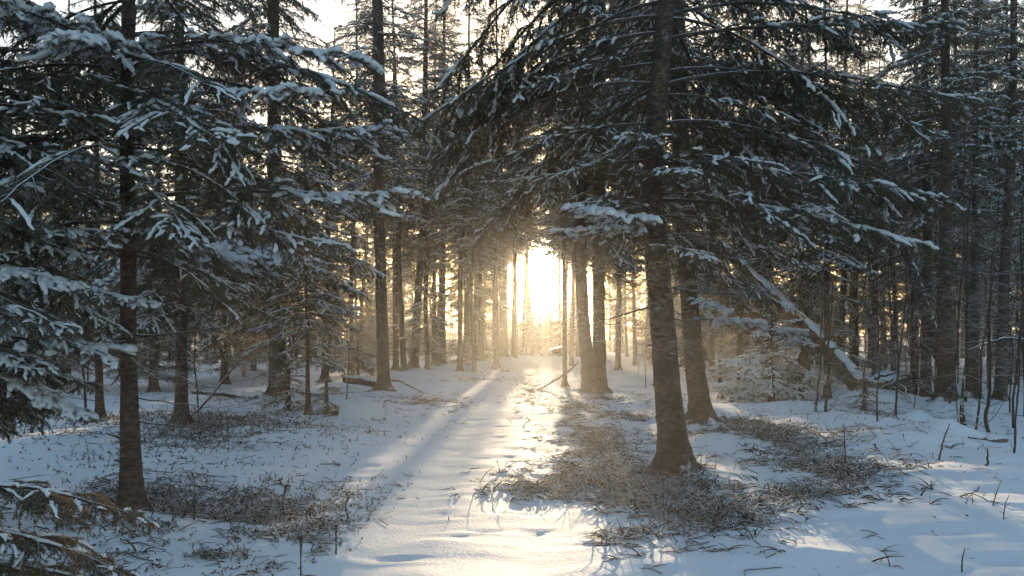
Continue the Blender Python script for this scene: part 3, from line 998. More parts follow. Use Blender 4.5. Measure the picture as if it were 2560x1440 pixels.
LIT = [(.2, 6.0, 1.15), (-.9, 18.0, 2.4), (2.6, 5.7, 1.35), (3.3, 10.0, .6), (-5.6, 14.5, .6), (5.0, 10.5, 1.5), (-6.7, 15.3, 1.6)]
placed = [(-1.5, 22), (1.2, 26), (5, 16)]
LAND = [(-200, 'the left frame edge'), (250, 'the thin shaded stem'), (328, 'the slim spruce'), (455, 'the mid left trunk'), (697, 'the thick left trunk'), (960, 'the tall bare trunk'), (1104, 'the middle row trunk'),
        (1259, 'the last row trunk'), (1412, 'the feeder pole'), (1500, 'the twin stems'), (1690, 'the leaning spruce'), (1755, 'the second big spruce'), (2003, 'the shaded spruce'),
        (2140, 'the leaning dead trunk'), (2290, 'the curved sapling'), (2365, 'the tall straight trunk'), (2500, 'the twiggy spruce'), (2800, 'the right frame edge')]
FAR_TREES = []


def gap_of(x, y):
    px = 1280 + F * x / y
    for (a, na), (b, nb) in zip(LAND, LAND[1:]):
        if a <= px < b:
            return na, nb
    return (LAND[0][1], LAND[1][1]) if px < 0 else (LAND[-2][1], LAND[-1][1])


def label_far():
    """name every far tree by the gap it shows in and its rank counted away from the path end of that gap"""
    gaps = {}
    for o, kind_word in FAR_TREES:
        gaps.setdefault((gap_of(o.location.x, o.location.y), kind_word), []).append(o)
    ordn = ['nearest', 'second nearest', 'third nearest', 'fourth nearest', 'fifth nearest', 'sixth nearest', 'seventh nearest', 'eighth nearest', 'ninth nearest', 'tenth nearest', 'eleventh nearest', 'twelfth nearest']
    for ((a, b), kw), lst in gaps.items():
        lst.sort(key=lambda o: o.location.y)
        a_, b_ = a.replace('the ', '', 1), b.replace('the ', '', 1)
        for n_, o in enumerate(lst):
            o['group'] = '%s between the %s and the %s' % (kw.replace('spruce', 'spruces').replace('stem', 'stems'), a_, b_)
            o['label'] = ('%s %s between %s and %s' % (ordn[n_], kw, a_, b_)) if n_ < len(ordn) else ('indistinct %s deep between %s and %s' % (kw, a_, b_))


def far_tree(x, y, kind, s, rngt, wide=1.0):
    young = 9 * s < 8 and kind == 5
    root = empty('young_spruce' if young else 'spruce_tree', (x, y, gz(x, y)), 'spruce', 'tree')
    FAR_TREES.append((root, 'low young spruce' if young else 'background spruce'))
    tr, cr, sn, dw = far_protos[kind]
    obj('trunk', tr, root); obj('crown', cr, root); obj('snow', sn, root); obj('dead_twigs', dw, root)
    root.rotation_euler = (rngt.gauss(0, .022), rngt.gauss(0, .022), rngt.random() * 6.28)
    root.scale = (s * wide * rngt.uniform(.9, 1.1),) * 2 + (s,)


tries, count = 0, 0
while count < 185 and tries < 12000:
    tries += 1
    y = 20 + 66 * rngf.random() ** .85
    x = (rngf.random() * 2 - 1) * (.66 * y + 2.5)
    if abs(x) > 1280 / F * y + 2.6:      # wholly outside the frame
        continue
    if abs(x - float(path_x(y))) < (2.6 if y < 26 else 1.9 if y < 60 else 1.2):
        continue
    if y < 24 and abs(x) < .25 * y:
        continue
    if not corridor_clear(x, y, LIT):
        continue
    if x > .4 * y and rngf.random() < .55:
        continue
    if any((x - a) ** 2 + (y - b) ** 2 < (2.3 if y > 40 else 2.8) ** 2 for a, b in placed):
        continue
    placed.append((x, y))
    far_tree(x, y, rngf.randrange(7), rngf.uniform(.75, 1.15), rngf)
    count += 1

cnt = 0
for _ in range(3000):      # the dense stand on the right
    y = rngf.uniform(22, 46)
    x = y * rngf.uniform(.44, .70)
    if .455 < x / y < .52:
        continue
    if any((x - a) ** 2 + (y - b) ** 2 < 1.7 ** 2 for a, b in placed):
        continue
    placed.append((x, y))
    far_tree(x, y, rngf.choice((3, 7, 8)), rngf.uniform(.75, 1.0), rngf)
    cnt += 1
    if cnt > 20:
        break
for px_, y in ((1010, 36), (1085, 43), (1150, 34), (1205, 46), (1240, 40), (960, 30), (880, 34), (1780, 30), (1850, 36), (1930, 28), (2010, 38), (2100, 30), (2180, 40), (2130, 50), (1890, 46), (1545, 39), (1588, 45), (1622, 51), (1660, 40)):
    far_tree((px_ - 1280) / F * y, y, rngf.choice((7, 8)), rngf.uniform(1.0, 1.2), rngf)
for x, y, kind, s_ in ((-1.6, 34, 8, .8), (-2.6, 44, 8, 1.0), (3.1, 42, 8, 1.0), (4.4, 48, 8, 1.0), (.1, 50, 8, 1.2), (5.5, 62, 7, 1.15), (.9, 66, 7, 1.25), (-1.2, 60, 7, 1.1), (1.6, 84, 7, 1.75), (6.3, 80, 7, 1.4),
                       (5.8, 72, 7, 1.25), (-4, 38, 8, .9), (6.0, 54, 7, 1.0), (.4, 92, 7, 1.5), (3.7, 56, 7, 1.15), (-.6, 74, 7, 1.25), (4.4, 74, 7, 1.4), (-3.4, 54, 7, .95), (-2.4, 68, 7, 1.1), (6.8, 90, 7, 1.5), (4.9, 60, 8, 1.25)):
    far_tree(x, y, kind, s_, rngf)
for x, y, s_ in ((2.45, 66, .54), (1.3, 65, .52), (3.9, 66, .76), (2.0, 73, .5), (3.7, 76, .74), (2.9, 82, .62), (.5, 70, .55), (5.0, 70, .6), (2.4, 91, .66), (1.6, 80, .52), (3.3, 70, .5), (-.6, 72, .7), (-1.6, 66, .6), (6.4, 70, .7), (3.9, 92, .7), (5.6, 84, .76)):
    far_tree(x, y, 5, s_, rngf, 1.35)
cnt = 0
while cnt < 46:          # young growth that closes the view between the far trunks
    y = rngf.uniform(46, 90)
    px_ = rngf.choice((rngf.uniform(820, 1290), rngf.uniform(1425, 2060)))
    x = (px_ - 1280) / F * y
    if abs(x - float(path_x(y))) < 1.8 or abs(x - SUN_DIR.x / SUN_DIR.y * y) < 1.2:
        continue
    far_tree(x, y, 5, rngf.uniform(.42, .62), rngf, 1.4)
    cnt += 1
for px_, y, s_ in ((1288, 104, .84), (1302, 98, .8), (1318, 108, .82), (1331, 101, .74), (1344, 109, .76), (1356, 103, .70), (1368, 110, .76), (1380, 100, .76), (1393, 107, .84), (1406, 99, .82), (1424, 105, .86), (1440, 98, .8), (1270, 100, .86), (1250, 106, .84)):
    far_tree((px_ - 1280) / F * y, y, 5, s_, rngf, 1.3)
q = -46.0
while q < 52:
    far_tree(q + rngf.uniform(-.4, .4), rngf.uniform(97, 112), 5, rngf.uniform(.38, .55), rngf)
    q += 1.7

# thin bare stems (dead or leafless young trees)
pole_meshes = []
for i in range(6):
    rngp = np.random.default_rng(300 + i)
    H = (5, 6.5, 8, 7, 4, 9)[i]
    n = 12
    s = np.linspace(0, 1, n)
    main = np.stack([np.cumsum(rngp.normal(0, .05, n)), np.cumsum(rngp.normal(0, .05, n)), H * s - .1], 1)[None]
    m = 34
    si = .12 + .86 * rngp.random(m)
    p, t = sample(main, np.zeros(m, int), si)
    a = rngp.random(m) * 6.28
    d = norm(np.stack([np.cos(a), np.sin(a), rngp.normal(.25, .35, m)], 1))
    l = (.25 + .9 * rngp.random(m)) * (1.2 - si)
    sec = polylines(p, d, l, rngp.normal(.05, .2, m), 6, rngp, .1)
    i2 = np.repeat(np.arange(m), 3)
    q, qt = sample(sec, i2, .2 + .7 * rngp.random(m * 3))
    ter = polylines(q, norm(qt + rngp.normal(0, .5, (m * 3, 3))), l[i2] * .4, rngp.normal(0, .1, m * 3), 4, rngp, .1)
    stem = tubes(main, ((.012, .022, .018, .015, .011, .026)[i] * (1 - s) + .004)[None], 7)
    tw = join([tubes(sec, np.full((m, 6), .0045) * np.linspace(1, .5, 6)[None], 4), tubes(ter, np.full((m * 3, 4), .0025), 3)])
    pole_meshes.append((mesh('bare_stem', *stem, M_TWIG), mesh('bare_twigs', *tw, M_TWIG)))


def bare_tree(x, y, kind, s, label, group, rngt, lean=.04):
    root = empty('bare_sapling', (x, y, gz(x, y)), label, 'sapling', group)
    FAR_TREES.append((root, 'thin bare stem'))
    a, b = pole_meshes[kind]
    obj('stem', a, root)
    obj('twigs', b, root)
    root.rotation_euler = (rngt.gauss(0, lean), rngt.gauss(0, lean), rngt.random() * 6.28)
    root.scale = (s, s, s)


zones = [('bare thin stem in the shade beneath the left crowns', -.62, -.2, 13, 45, 20), ('bare thin stem among the glowing trunks beyond the track', .08, .2, 24, 60, 16),
         ('bare thin stem in the dark stand under the right crown', .26, .45, 15, 45, 18), ('bare thin stem in the tangle at the right edge', .45, .66, 13, 40, 48)]
for lb, a0, a1, y0, y1, num in zones:
    k = 0
    while k < num:
        y = y0 + (y1 - y0) * rngf.random() ** 1.3
        x = rngf.uniform(a0, a1) * y
        if not corridor_clear(x, y, [(g[0], g[1], g[2] * .5) for g in LIT]):
            k += 1
            continue
        bare_tree(x, y, rngf.randrange(6), rngf.uniform(.6, 1.2), lb, lb.replace('stem', 'stems'), rngf)
        k += 1



label_far()

# ------------------------------------------------------------------ grass and undergrowth
def in_patch(p, num, rng, tight=1.0, clear_path=False):
    px, py0, rx, ry, _ = p
    Y = depth(py0)
    X = (px - 1280) / F * Y
    a = rx / F * Y
    y0, y1 = depth(py0 + ry), depth(max(py0 - ry, HZ + 12))
    b, yc = (y1 - y0) / 2, (y0 + y1) / 2
    an, rr = rng.random(num) * 2 * math.pi, np.abs(rng.normal(0, .8, num)) * tight
    x, y = X + a * rr * np.cos(an), yc + b * rr * np.sin(an)
    ok = vnoise(x * 1.2 + 3, y * 1.2) * 1.1 + vnoise(x * 3.6, y * 3.6 + 9) * .9 + vnoise(x * 9 + 4, y * 9) * .5 > rng.normal(-.02 - .24 * p[4] ** 2, .18, num)
    ok &= y > 3.2
    if clear_path:
        ok &= np.abs(x - path_x(y) - .15) > .95
    return x[ok], y[ok]


def sedge(name, patches, seed, per=8, rad=.006, lmin=.10, lmax=.27):
    rng = np.random.default_rng(seed)
    xs, ys = [], []
    for p, num in patches:
        x, y = in_patch(p, num, rng)
        xs.append(x); ys.append(y)
    x, y = np.concatenate(xs), np.concatenate(ys)
    k_ = ~((y < 8.2) & (np.abs(x - path_x(y) - .1) < 1.05))
    x, y = x[k_], y[k_]
    M = len(x)
    k = rng.integers(2, per + 1, M)
    idx = np.repeat(np.arange(M), k)
    az0 = rng.random(M) * 6.28
    n = len(idx)
    az = az0[idx] + rng.normal(0, .9, n)
    el = np.where(rng.random(n) < .75, rng.uniform(.1, .75, n), rng.uniform(.6, 1.35, n))
    ln = rng.uniform(lmin, lmax, n)
    bx, by = x[idx] + rng.normal(0, .025, n), y[idx] + rng.normal(0, .025, n)
    t = np.linspace(0, 1, 6)
    bend = rng.uniform(.5, 2.2, n)
    e = el[:, None] - bend[:, None] * t[None]
    ds = (ln / 5)[:, None]
    h = np.cumsum(np.cos(e) * ds, 1) - (np.cos(e) * ds)[:, :1]
    z = np.cumsum(np.sin(e) * ds, 1) - (np.sin(e) * ds)[:, :1]
    gz0 = ground_z(bx, by)
    z = np.maximum(z, -.005 * t[None])
    P = np.stack([bx[:, None] + h * np.cos(az)[:, None], by[:, None] + h * np.sin(az)[:, None], gz0[:, None] + z - .004], -1)
    r = rad * rng.uniform(.5, 1.45, n)[:, None] * (1.0 - .75 * t ** 2)[None]
    o = obj(name, mesh(name, *tubes(P, r, 3, 1.0, -math.pi / 2), M_STRAW, False))
    o['kind'] = 'stuff'
    return o


def sprigs(name, patches, seed, hmin=.03, hmax=.13, leaf=.016, leaves=8, clear_path=True):
    rng = np.random.default_rng(seed)
    xs, ys = [], []
    for p, num in patches:
        x, y = in_patch(p, num, rng, 1.0, clear_path)
        xs.append(x); ys.append(y)
    x, y = np.concatenate(xs), np.concatenate(ys)
    n = len(x)
    h = rng.uniform(hmin, hmax, n) * (.5 + .9 * rng.random(n))
    d = norm(np.stack([rng.normal(0, .55, n), rng.normal(0, .55, n), np.full(n, .8)], 1))
    st = np.stack([x, y, ground_z(x, y) - .01], 1)
    P = polylines(st, d, h, rng.uniform(0, .6, n), 4, rng, .2)
    stems = tubes(P, np.full((n, 4), .003), 3)
    idx = np.repeat(np.arange(n), leaves)
    t = .25 + .75 * rng.random(len(idx))
    pos, tan = sample(P, idx, t)
    dd = norm(rng.normal(0, 1, (len(idx), 3)) + tan * .6)
    sd = norm(np.cross(dd, rng.normal(0, 1, dd.shape)))
    l = leaf * rng.uniform(.6, 1.5, len(idx))[:, None]
    v = np.stack([pos, pos + dd * l * .5 + sd * l * .32, pos + dd * l, pos + dd * l * .5 - sd * l * .32], 1).reshape(-1, 3)
    o = obj(name, mesh(name, *join([stems, (v, [np.arange(len(idx) * 4).reshape(-1, 4)])]), M_HEATH))
    o['kind'] = 'stuff'
    return o


PT = PATCHES
sedge('grass', [(PT[5], 900), (PT[6], 800), (PT[7], 420), (PT[12], 110), (PT[10], 300), ((1500, 1330, 160, 30, 1), 130), ((1730, 1215, 130, 30, 1), 260), ((1450, 1200, 110, 60, 1), 300)], 1)
sedge('grass', [(PT[8], 1100), (PT[9], 450), (PT[15], 420), (PT[16], 300), ((2000, 1240, 150, 30, 1), 240), (PT[19], 320), (PT[11], 260), (PT[13], 420), (PT[14], 260), (PT[17], 160)], 2, per=6, rad=.0065, lmin=.1, lmax=.25)
sedge('grass', [(PT[0], 850), (PT[1], 420), ((520, 1400, 260, 50, 1), 300), ((760, 1330, 130, 60, 1), 140), (PT[2], 320)], 3, per=7, rad=.0055, lmin=.07, lmax=.2)
sprigs('undergrowth', [(PT[0], 2200), (PT[1], 900), (PT[4], 260), ((500, 1400, 260, 60, 1), 800), ((780, 1270, 80, 50, 1), 200)], 4)
sprigs('undergrowth', [(PT[2], 2000), (PT[3], 900), (PT[18], 500)], 5, .04, .15, .022, 8)
sprigs('undergrowth', [(PT[8], 900), (PT[5], 500), (PT[6], 400), (PT[15], 300), ((1980, 1000, 220, 20, 1), 350), ((1560, 1060, 140, 40, 1), 300), ((2280, 1080, 220, 60, 1), 300)], 6, .05, .18, .02, 6)


def scatter_sticks(name, patches, seed, lmin, lmax, rad, mat, lift=.01):
    """short pieces lying on the snow"""
    rng = np.random.default_rng(seed)
    xs, ys = [], []
    for p, num in patches:
        x, y = in_patch(p, num, rng, 1.0, True)
        xs.append(x); ys.append(y)
    x, y = np.concatenate(xs), np.concatenate(ys)
    n = len(x)
    a = rng.random(n) * 6.28
    l = rng.uniform(lmin, lmax, n) * (.4 + rng.random(n))
    t = np.linspace(-.5, .5, 4)
    kink = rng.normal(0, .12, (n, 4)) * l[:, None]
    X = x[:, None] + np.cos(a)[:, None] * l[:, None] * t - np.sin(a)[:, None] * kink
    Y = y[:, None] + np.sin(a)[:, None] * l[:, None] * t + np.cos(a)[:, None] * kink
    Z = ground_z(X, Y) + lift + np.abs(rng.normal(0, .25, n))[:, None] * (t + .5) * l[:, None] * .5
    r = rad * rng.uniform(.5, 1.4, n)[:, None] * np.array([.8, 1, .9, .5])[None]
    o = obj(name, mesh(name, *tubes(np.stack([X, Y, Z], -1), r, 4), mat))
    o['kind'] = 'stuff'
    return o


scatter_sticks('twig_litter', [(PT[0], 160), (PT[1], 60), (PT[2], 140), (PT[5], 110), (PT[6], 110), (PT[8], 180), (PT[9], 60), (PT[15], 80), (PT[3], 60), (PT[13], 50), ((1900, 1000, 300, 25, 1), 160), ((2250, 1040, 300, 40, 1), 160), ((500, 980, 300, 20, 1), 120)], 31, .15, .5, .006, M_TWIG)
scatter_sticks('needle_litter', [((1280, 1180, 1100, 230, 1), 2600), ((1640, 1200, 420, 170, 1), 1700), ((450, 1200, 420, 170, 1), 1500), ((2200, 1200, 400, 160, 1), 900)], 32, .012, .035, .0022, M_TWIG, .003)
sprigs('undergrowth', [((1280, 1200, 1200, 200, 1), 260), ((2250, 1250, 280, 120, 1), 90), ((150, 1200, 260, 90, 1), 120)], 7, .04, .14, .018, 5)


# ------------------------------------------------------------------ single things on the forest floor
def tube_path(px_pts, Y, radii, k=8, n=24, jitter=.0, seed=0, dY=None):
    pts = np.array([at(px, py, Y + (dY[i] if dY else 0)) for i, (px, py) in enumerate(px_pts)])
    t = np.linspace(0, len(pts) - 1, n)
    P = np.stack([np.interp(t, np.arange(len(pts)), pts[:, c]) for c in range(3)], 1)
    rng = np.random.default_rng(seed)
    for _ in range(2):
        P[1:-1] = (P[:-2] + 2 * P[1:-1] + P[2:]) / 4
    P[1:-1] += rng.normal(0, 1, (n - 2, 3)) * jitter
    rr = np.interp(np.linspace(0, 1, n), np.linspace(0, 1, len(radii)), radii)
    return P[None], rr[None]


def snow_ridge(P, r, k=6, lift=.8, wide=.9, seed=0):
    rng = np.random.default_rng(seed)
    Q = P.copy()
    Q[..., 2] += r * lift
    rr = r * wide * (.7 + .5 * rng.random(r.shape))
    rr[:, 0] *= .2; rr[:, -1] *= .2
    return tubes(Q, rr, k, .55)


def stick(name, label, cat, px_pts, Y, radii, snow=True, twigs=0, seed=0, jitter=.006, dY=None, group=None):
    P, r = tube_path(px_pts, Y, radii, 8, 22, jitter, seed, dY)
    o = obj(name, mesh(name, *tubes(P, r, 8), M_TWIG))
    tag(o, label, cat, group)
    if snow:
        obj('snow', mesh('stick_snow', *snow_ridge(P, r, seed=seed), M_SNOW), o)
    if twigs:
        rng = np.random.default_rng(seed + 5)
        idx = np.zeros(twigs, int)
        p, t = sample(P, idx, .2 + .75 * rng.random(twigs))
        sec = polylines(p, norm(t + rng.normal(0, .7, (twigs, 3))), rng.uniform(.1, .4, twigs), rng.normal(0, .2, twigs), 6, rng, .15)
        tw = obj('twigs', mesh('side_twigs', *tubes(sec, np.full((twigs, 6), .004) * np.linspace(1, .4, 6)[None], 4), M_TWIG), o)
        tw['kind'] = 'stuff'
    return o


stick('fallen_branch', 'bent bare branch sloping down onto the snow left of the thin pole', 'branch', [(1322, 985), (1370, 962), (1420, 930), (1446, 905)], 25.0, [.02, .03, .035], seed=1)
stick('fallen_branch', 'crooked branch reaching out of the tall trunk foot towards the path', 'branch', [(965, 950), (1000, 952), (1035, 970), (1062, 984)], 22.5, [.035, .03, .015], seed=2, twigs=5)
stick('fallen_log', 'snow covered log lying behind the tall bare trunk', 'log', [(860, 948), (900, 952), (950, 962)], 23.5, [.11, .12, .10], seed=3)
stick('fallen_branch', 'thin branch leaning on the mid trunk in the left shade', 'branch', [(600, 900), (560, 950), (520, 1000), (470, 1050)], 14.0, [.012, .016, .02], seed=4, twigs=6)
stick('fallen_branch', 'long snowy log end across the sunlit snow in the left stand', 'log', [(480, 980), (560, 985), (640, 1000)], 20.5, [.05, .06, .04], seed=5, twigs=6)
stick('fallen_branch', 'snow dusted branch lying across the right undergrowth', 'branch', [(1990, 1125), (2050, 1108), (2110, 1098), (2200, 1100)], 12.0, [.012, .02, .012], seed=6, twigs=6)
stick('fallen_branch', 'forked dead branch standing out of the snow by the right hump', 'branch', [(2160, 1110), (2190, 1095), (2230, 1100), (2245, 1080)], 12.2, [.012, .016, .01], seed=7, twigs=5)
stick('fallen_branch', 'long thin branch slanting down towards the right edge', 'branch', [(2420, 1092), (2480, 1105), (2560, 1130)], 11.5, [.012, .014, .016], seed=8, twigs=6)
stick('fallen_branch', 'pale snow covered branch hanging level at the right edge', 'branch', [(2420, 875), (2470, 858), (2510, 845), (2570, 850)], 14.0, [.012, .02, .02], seed=9)
stick('fallen_branch', 'small curved twig arching over the mound behind the big trunk', 'branch', [(1880, 1075), (1920, 1062), (1960, 1066)], 14.5, [.012, .016, .01], seed=10, twigs=3)
# leaning dead trunks on the right
for lb, pts, Y, rad, dy in (
        ('thick dead trunk leaning left with snow along its upper side', [(2178, 1005), (2120, 930), (2040, 840), (1960, 765), (1880, 690), (1800, 610)], 19.5, [.26, .21, .19, .16, .13], [0, .3, .8, 1.4, 2, 2.6]),
        ('thinner dead trunk leaning left against the tall straight spruce', [(2352, 905), (2320, 800), (2285, 690), (2250, 600)], 18.5, [.13, .12, .1, .07], None)):
    P, r = tube_path(pts, Y, rad, 12, 40, .012, 3, dy)
    o = obj('leaning_dead_trunk', mesh('leaning_dead_trunk', *tubes(P, r, 12), M_BARK))
    tag(o, lb, 'dead tree')
    obj('snow', mesh('trunk_snow', *snow_ridge(P, r, 8, .84, .9), M_SNOW), o)
    rng = np.random.default_rng(8)
    p, t = sample(P, np.zeros(12, int), .15 + .8 * rng.random(12))
    sec = polylines(p, norm(np.stack([rng.normal(0, .8, 12), rng.normal(-.3, .6, 12), rng.normal(-.2, .5, 12)], 1)), rng.uniform(.2, .9, 12), rng.normal(.1, .3, 12), 6, rng, .12)
    tw = obj('broken_limbs', mesh('broken_limbs', *tubes(sec, np.full((12, 6), .012) * np.linspace(1, .3, 6)[None], 5), M_TWIG), o)
    tw['kind'] = 'stuff'


def blob(r, sx, sy, sz, seed, rough=.12, nu=22, nv=12):
    rng = np.random.default_rng(seed)
    th = np.linspace(0, math.pi, nv)
    ph = np.arange(nu) / nu * 2 * math.pi
    T, Pp = np.meshgrid(th, ph, indexing='ij')
    x, y, z = np.sin(T) * np.cos(Pp), np.sin(T) * np.sin(Pp), np.cos(T)
    d = 1 + rough * 2 * (vnoise(x * 1.7 + seed, y * 1.7 + z * 1.3) + .5 * vnoise(x * 4 + seed, y * 4 + z * 3.7))
    V = np.stack([x * sx * d, y * sy * d, z * sz * d], -1).reshape(-1, 3) * r
    i, j = np.meshgrid(np.arange(nv - 1), np.arange(nu), indexing='ij')
    j2 = (j + 1) % nu
    return V, [np.stack([i * nu + j, (i + 1) * nu + j, (i + 1) * nu + j2, i * nu + j2], -1).reshape(-1, 4)]


M_STONE = mat_bark('mossy_stone', (.03, .028, .022), (.09, .085, .07), .45, .25)
for lb, px, py, r, sx, sy, sz in (('rounded stone under a smooth cap of snow left of the path', 905, 1048, .34, 1.35, 1, .8), ('dark stone half buried beside the snow-capped stone', 855, 1040, .2, 1.2, .9, .8),
                                  ('small dark stone on the snow near the right edge', 2490, 1122, .12, 1.3, 1, .8)):
    Y = depth(py)
    x = (px - 1280) / F * Y
    o = obj('stone', mesh('stone', *blob(r, sx, sy, sz, int(px)), M_STONE), None, (x, Y, gz(x, Y) + r * .05))
    tag(o, lb, 'stone')
    if px == 905:
        obj('snow', mesh('stone_snow', *blob(r * 1.04, sx, sy, sz, int(px), .12), M_SNOW), o, (0, 0, .045))

# stump in the clearing on the right
Y = 21.5
p = at(2212, 985, Y)
st = empty('tree_stump', (p.x, p.y, gz(p.x, p.y)), 'short dark stump on the snow beyond the leaning dead trunk', 'stump')
v, f = trunk_geo([(0, 0, 0), (0, 0, .42)], [.13, .12], .8, 14, 4, 8)
obj('trunk', mesh('stump_trunk', v, f, M_BARK), st)
obj('snow', mesh('stump_snow', *blob(.135, 1, 1, .45, 3), M_SNOW), st, (0, 0, .72))
st.scale = (1, 1, .75)

# uprooted root plate with crossing roots
p = at(2235, 1010, 19.0)
rp_ = empty('root_plate', (p.x, p.y, gz(p.x, p.y)), 'dark tangle of upturned roots dusted with snow beside the leaning dead trunk', 'root plate')
obj('soil_clump', mesh('soil_clump', *blob(.42, 1.35, .9, .75, 6, .2), M_STONE), rp_, (0, .1, .15))
rng = np.random.default_rng(21)
for q in range(14):
    a = rng.uniform(0, 6.28)
    l = rng.uniform(.5, 1.3)
    P = polylines(np.array([[rng.normal(0, .25), rng.normal(-.2, .12), rng.uniform(.1, .4)]]), norm(np.array([[math.cos(a), -.4 + .4 * math.sin(a), rng.uniform(-.2, .4)]])), np.array([l]), np.array([rng.uniform(.2, .5)]), 9, rng, .1)
    rt = obj('root', mesh('root', *tubes(P, (.035 * np.linspace(1, .3, 9))[None], 6), M_TWIG), rp_)

# bird feeder fixed to the thin pole right of the track
spruce('thin straight pole-like spruce trunk carrying a wooden feeder', 1412, 960, 11, [(1410, 700, 9), (1408, 400, 8)], H=11, crown=5.5, maxlen=1.0, libs=(MID_SHORT,), gap=.5, per=3, seed=130, dead=(1.5, 5.5, 10), Y=26.5)
p = at(1394, 880, 26.35)
bf = empty('bird_feeder', (p.x, p.y, p.z), 'small open wooden feeder with sloping roof on the thin pole beside the track', 'bird feeder')


def slab(name, x0, x1, y0, y1, z0, z1, parent, rot=(0, 0, 0), mat=None):
    v = [(x, y, z) for z in (z0, z1) for (x, y) in ((x0, y0), (x1, y0), (x1, y1), (x0, y1))]
    f = np.array([(0, 3, 2, 1), (4, 5, 6, 7), (0, 1, 5, 4), (1, 2, 6, 5), (2, 3, 7, 6), (3, 0, 4, 7)])
    o = obj(name, mesh(name, v, [f], mat or M_WOOD, False), parent)
    o.rotation_euler = rot
    return o


slab('floor_board', -.28, .16, -.15, .15, -.10, -.075, bf)
slab('back_board', .10, .125, -.14, .14, -.072, .10, bf)
slab('side_board', -.17, .098, .12, .14, -.072, .07, bf)
rf = slab('roof', -.25, .20, -.19, .19, .085, .11, bf, (0, R(-14), 0))
slab('snow', -.24, .19, -.18, .18, .113, .15, rf, mat=M_SNOW)
slab('post', -.20, -.175, -.13, -.105, -.072, .052, bf)

# stems that stick out of the snow
rs = random.Random(5)
bits = [
    ('stick', 'short dark broken stick upright in the snow at the right', 'stick', [(2468, 1192), (2470, 1165), (2467, 1140)], .014), ('stick', 'slender bent stalk on the open snow at the bottom right', 'stalk', [(2404, 1432), (2406, 1390), (2412, 1362)], .006),
    ('bare_sapling', 'small leaning sapling with short side twigs by the right hump', 'sapling', [(2346, 1172), (2356, 1120), (2374, 1072)], .012), ('bare_sapling', 'thin upright sapling in front of the right undergrowth', 'sapling', [(2115, 1170), (2112, 1120), (2108, 1060)], .010),
    ('bare_sapling', 'tall thin dark stem near the right edge standing in front of the tangle', 'sapling', [(2536, 1152), (2540, 1060), (2548, 960), (2552, 800)], .014), ('bare_sapling', 'wavy dark sapling stem left of the right edge', 'sapling', [(2472, 1092), (2462, 1040), (2478, 980), (2470, 860), (2480, 640)], .03),
    ('bare_sapling', 'left of two slanting young stems behind the mound', 'sapling', [(2036, 1040), (2044, 990), (2052, 900), (2056, 700)], .028), ('bare_sapling', 'right of two slanting young stems behind the mound', 'sapling', [(2064, 1036), (2068, 980), (2072, 860), (2084, 700)], .03),
    ('bare_sapling', 'curved dark stem in the clearing beside the tall straight spruce', 'sapling', [(2290, 1012), (2284, 960), (2278, 860), (2282, 700)], .05), ('dead_stalk', 'branched dead weed stalk upright in the right snow', 'stalk', [(2480, 1290), (2488, 1260), (2500, 1225)], .006),
    ('dead_stalk', 'forked bare twig standing in the right snow', 'stalk', [(2508, 1330), (2512, 1290), (2522, 1262)], .005), ('dead_stalk', 'dry stalk above the left undergrowth with a knob of seed', 'stalk', [(486, 1310), (486, 1250), (487, 1195)], .006),
    ('dead_stalk', 'pale broken grass stalk bent over beside the left undergrowth', 'stalk', [(508, 1170), (504, 1155), (520, 1232)], .004), ('stick', 'short broken twig lying on the smooth snow left of the path', 'twig', [(856, 1114), (862, 1116), (878, 1122)], .007),
    ('stick', 'bent twig on the smooth snow above the left undergrowth', 'twig', [(808, 1168), (828, 1174), (838, 1188)], .006), ('stick', 'small upright splinter in the middle of the path snow', 'twig', [(1122, 1282), (1121, 1272), (1122, 1262)], .006)]
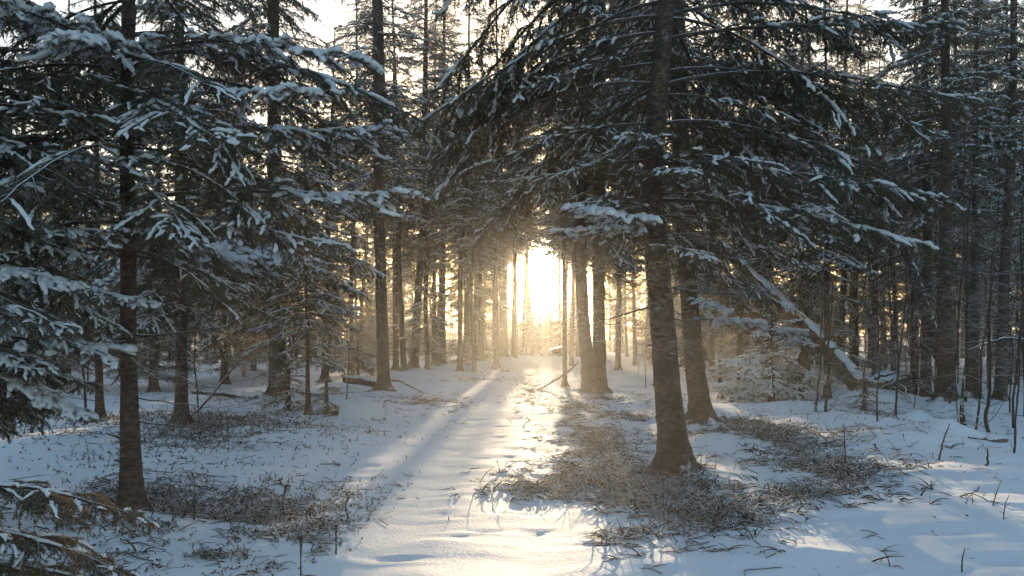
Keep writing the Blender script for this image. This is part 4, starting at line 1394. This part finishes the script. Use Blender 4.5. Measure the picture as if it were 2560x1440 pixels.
for i, (nm, lb, ct, pts, r) in enumerate(bits):
    Y = depth(max(p_[1] for p_ in pts))
    P, rr = tube_path([pts[0]] + pts, Y, [r, r, r * .8, r * .45], 7, 20, r * .3, 40 + i)
    off = gz(P[0, 0, 0], P[0, 0, 1]) - .03
    P[..., 2] += off
    root = obj(nm, mesh(nm, *tubes(P, rr, 7), M_TWIG))
    tag(root, lb, ct)
    if nm != 'stick':
        rng = np.random.default_rng(500 + i)
        big = 'sapling' in ct
        m = 16 if big else 5
        hgt = P[0, -1, 2] - P[0, 0, 2]
        q, t = sample(P, np.zeros(m, int), .25 + .7 * rng.random(m))
        an = rng.random(m) * 6.28
        sec = polylines(q, norm(np.stack([np.cos(an), np.sin(an), rng.normal(.45, .3, m)], 1)), hgt * rng.uniform(.08, .28, m), rng.normal(0, .2, m), 5, rng, .12)
        tw = obj('twigs', mesh('stem_twigs', *tubes(sec, np.full((m, 5), max(r * .28, .003)) * np.linspace(1, .5, 5)[None], 4), M_TWIG), root)
        tw['kind'] = 'stuff'

# seedlings in the left undergrowth
for i, (lb, px, py, h) in enumerate((('tiny spruce seedling with snow on its tips in the left undergrowth', 715, 1290, .32), ('tiny spruce seedling at the right border of the left undergrowth', 872, 1282, .2),
                                     ('tiny spruce seedling at the bottom of the left undergrowth', 752, 1428, .3), ('tiny spruce seedling under the drooping dark bough', 840, 1375, .22))):
    spruce(lb, px, py, 5, None, H=h, crown=.05, maxlen=h * .6, libs=(NEAR_SHORT,), gap=.06, per=4, seed=150 + i, dead=(.05, .1, 0), name='spruce_seedling', flare=0, coarse=False, detail_top=h, pitch=(.0, .4))

# ------------------------------------------------------------------ haze
def box_mesh(name, lo, hi, mat):
    x0, y0, z0 = lo; x1, y1, z1 = hi
    v = [(x0, y0, z0), (x1, y0, z0), (x1, y1, z0), (x0, y1, z0), (x0, y0, z1), (x1, y0, z1), (x1, y1, z1), (x0, y1, z1)]
    f = np.array([(0, 3, 2, 1), (4, 5, 6, 7), (0, 1, 5, 4), (1, 2, 6, 5), (2, 3, 7, 6), (3, 0, 4, 7)])
    return mesh(name, v, [f], mat, False)


mh, n, o = new_mat('haze')
pv = node(n, 'ShaderNodeVolumePrincipled')
pv.inputs['Color'].default_value = (0.97, 0.96, 0.95, 1)
pv.inputs['Density'].default_value = 0.0014
pv.inputs['Anisotropy'].default_value = 0.67
n.links.new(pv.outputs[0], o.inputs['Volume'])
hz = obj('haze', box_mesh('haze', (-650, -20, -3), (650, 640, 21), mh))
hz['kind'] = 'stuff'
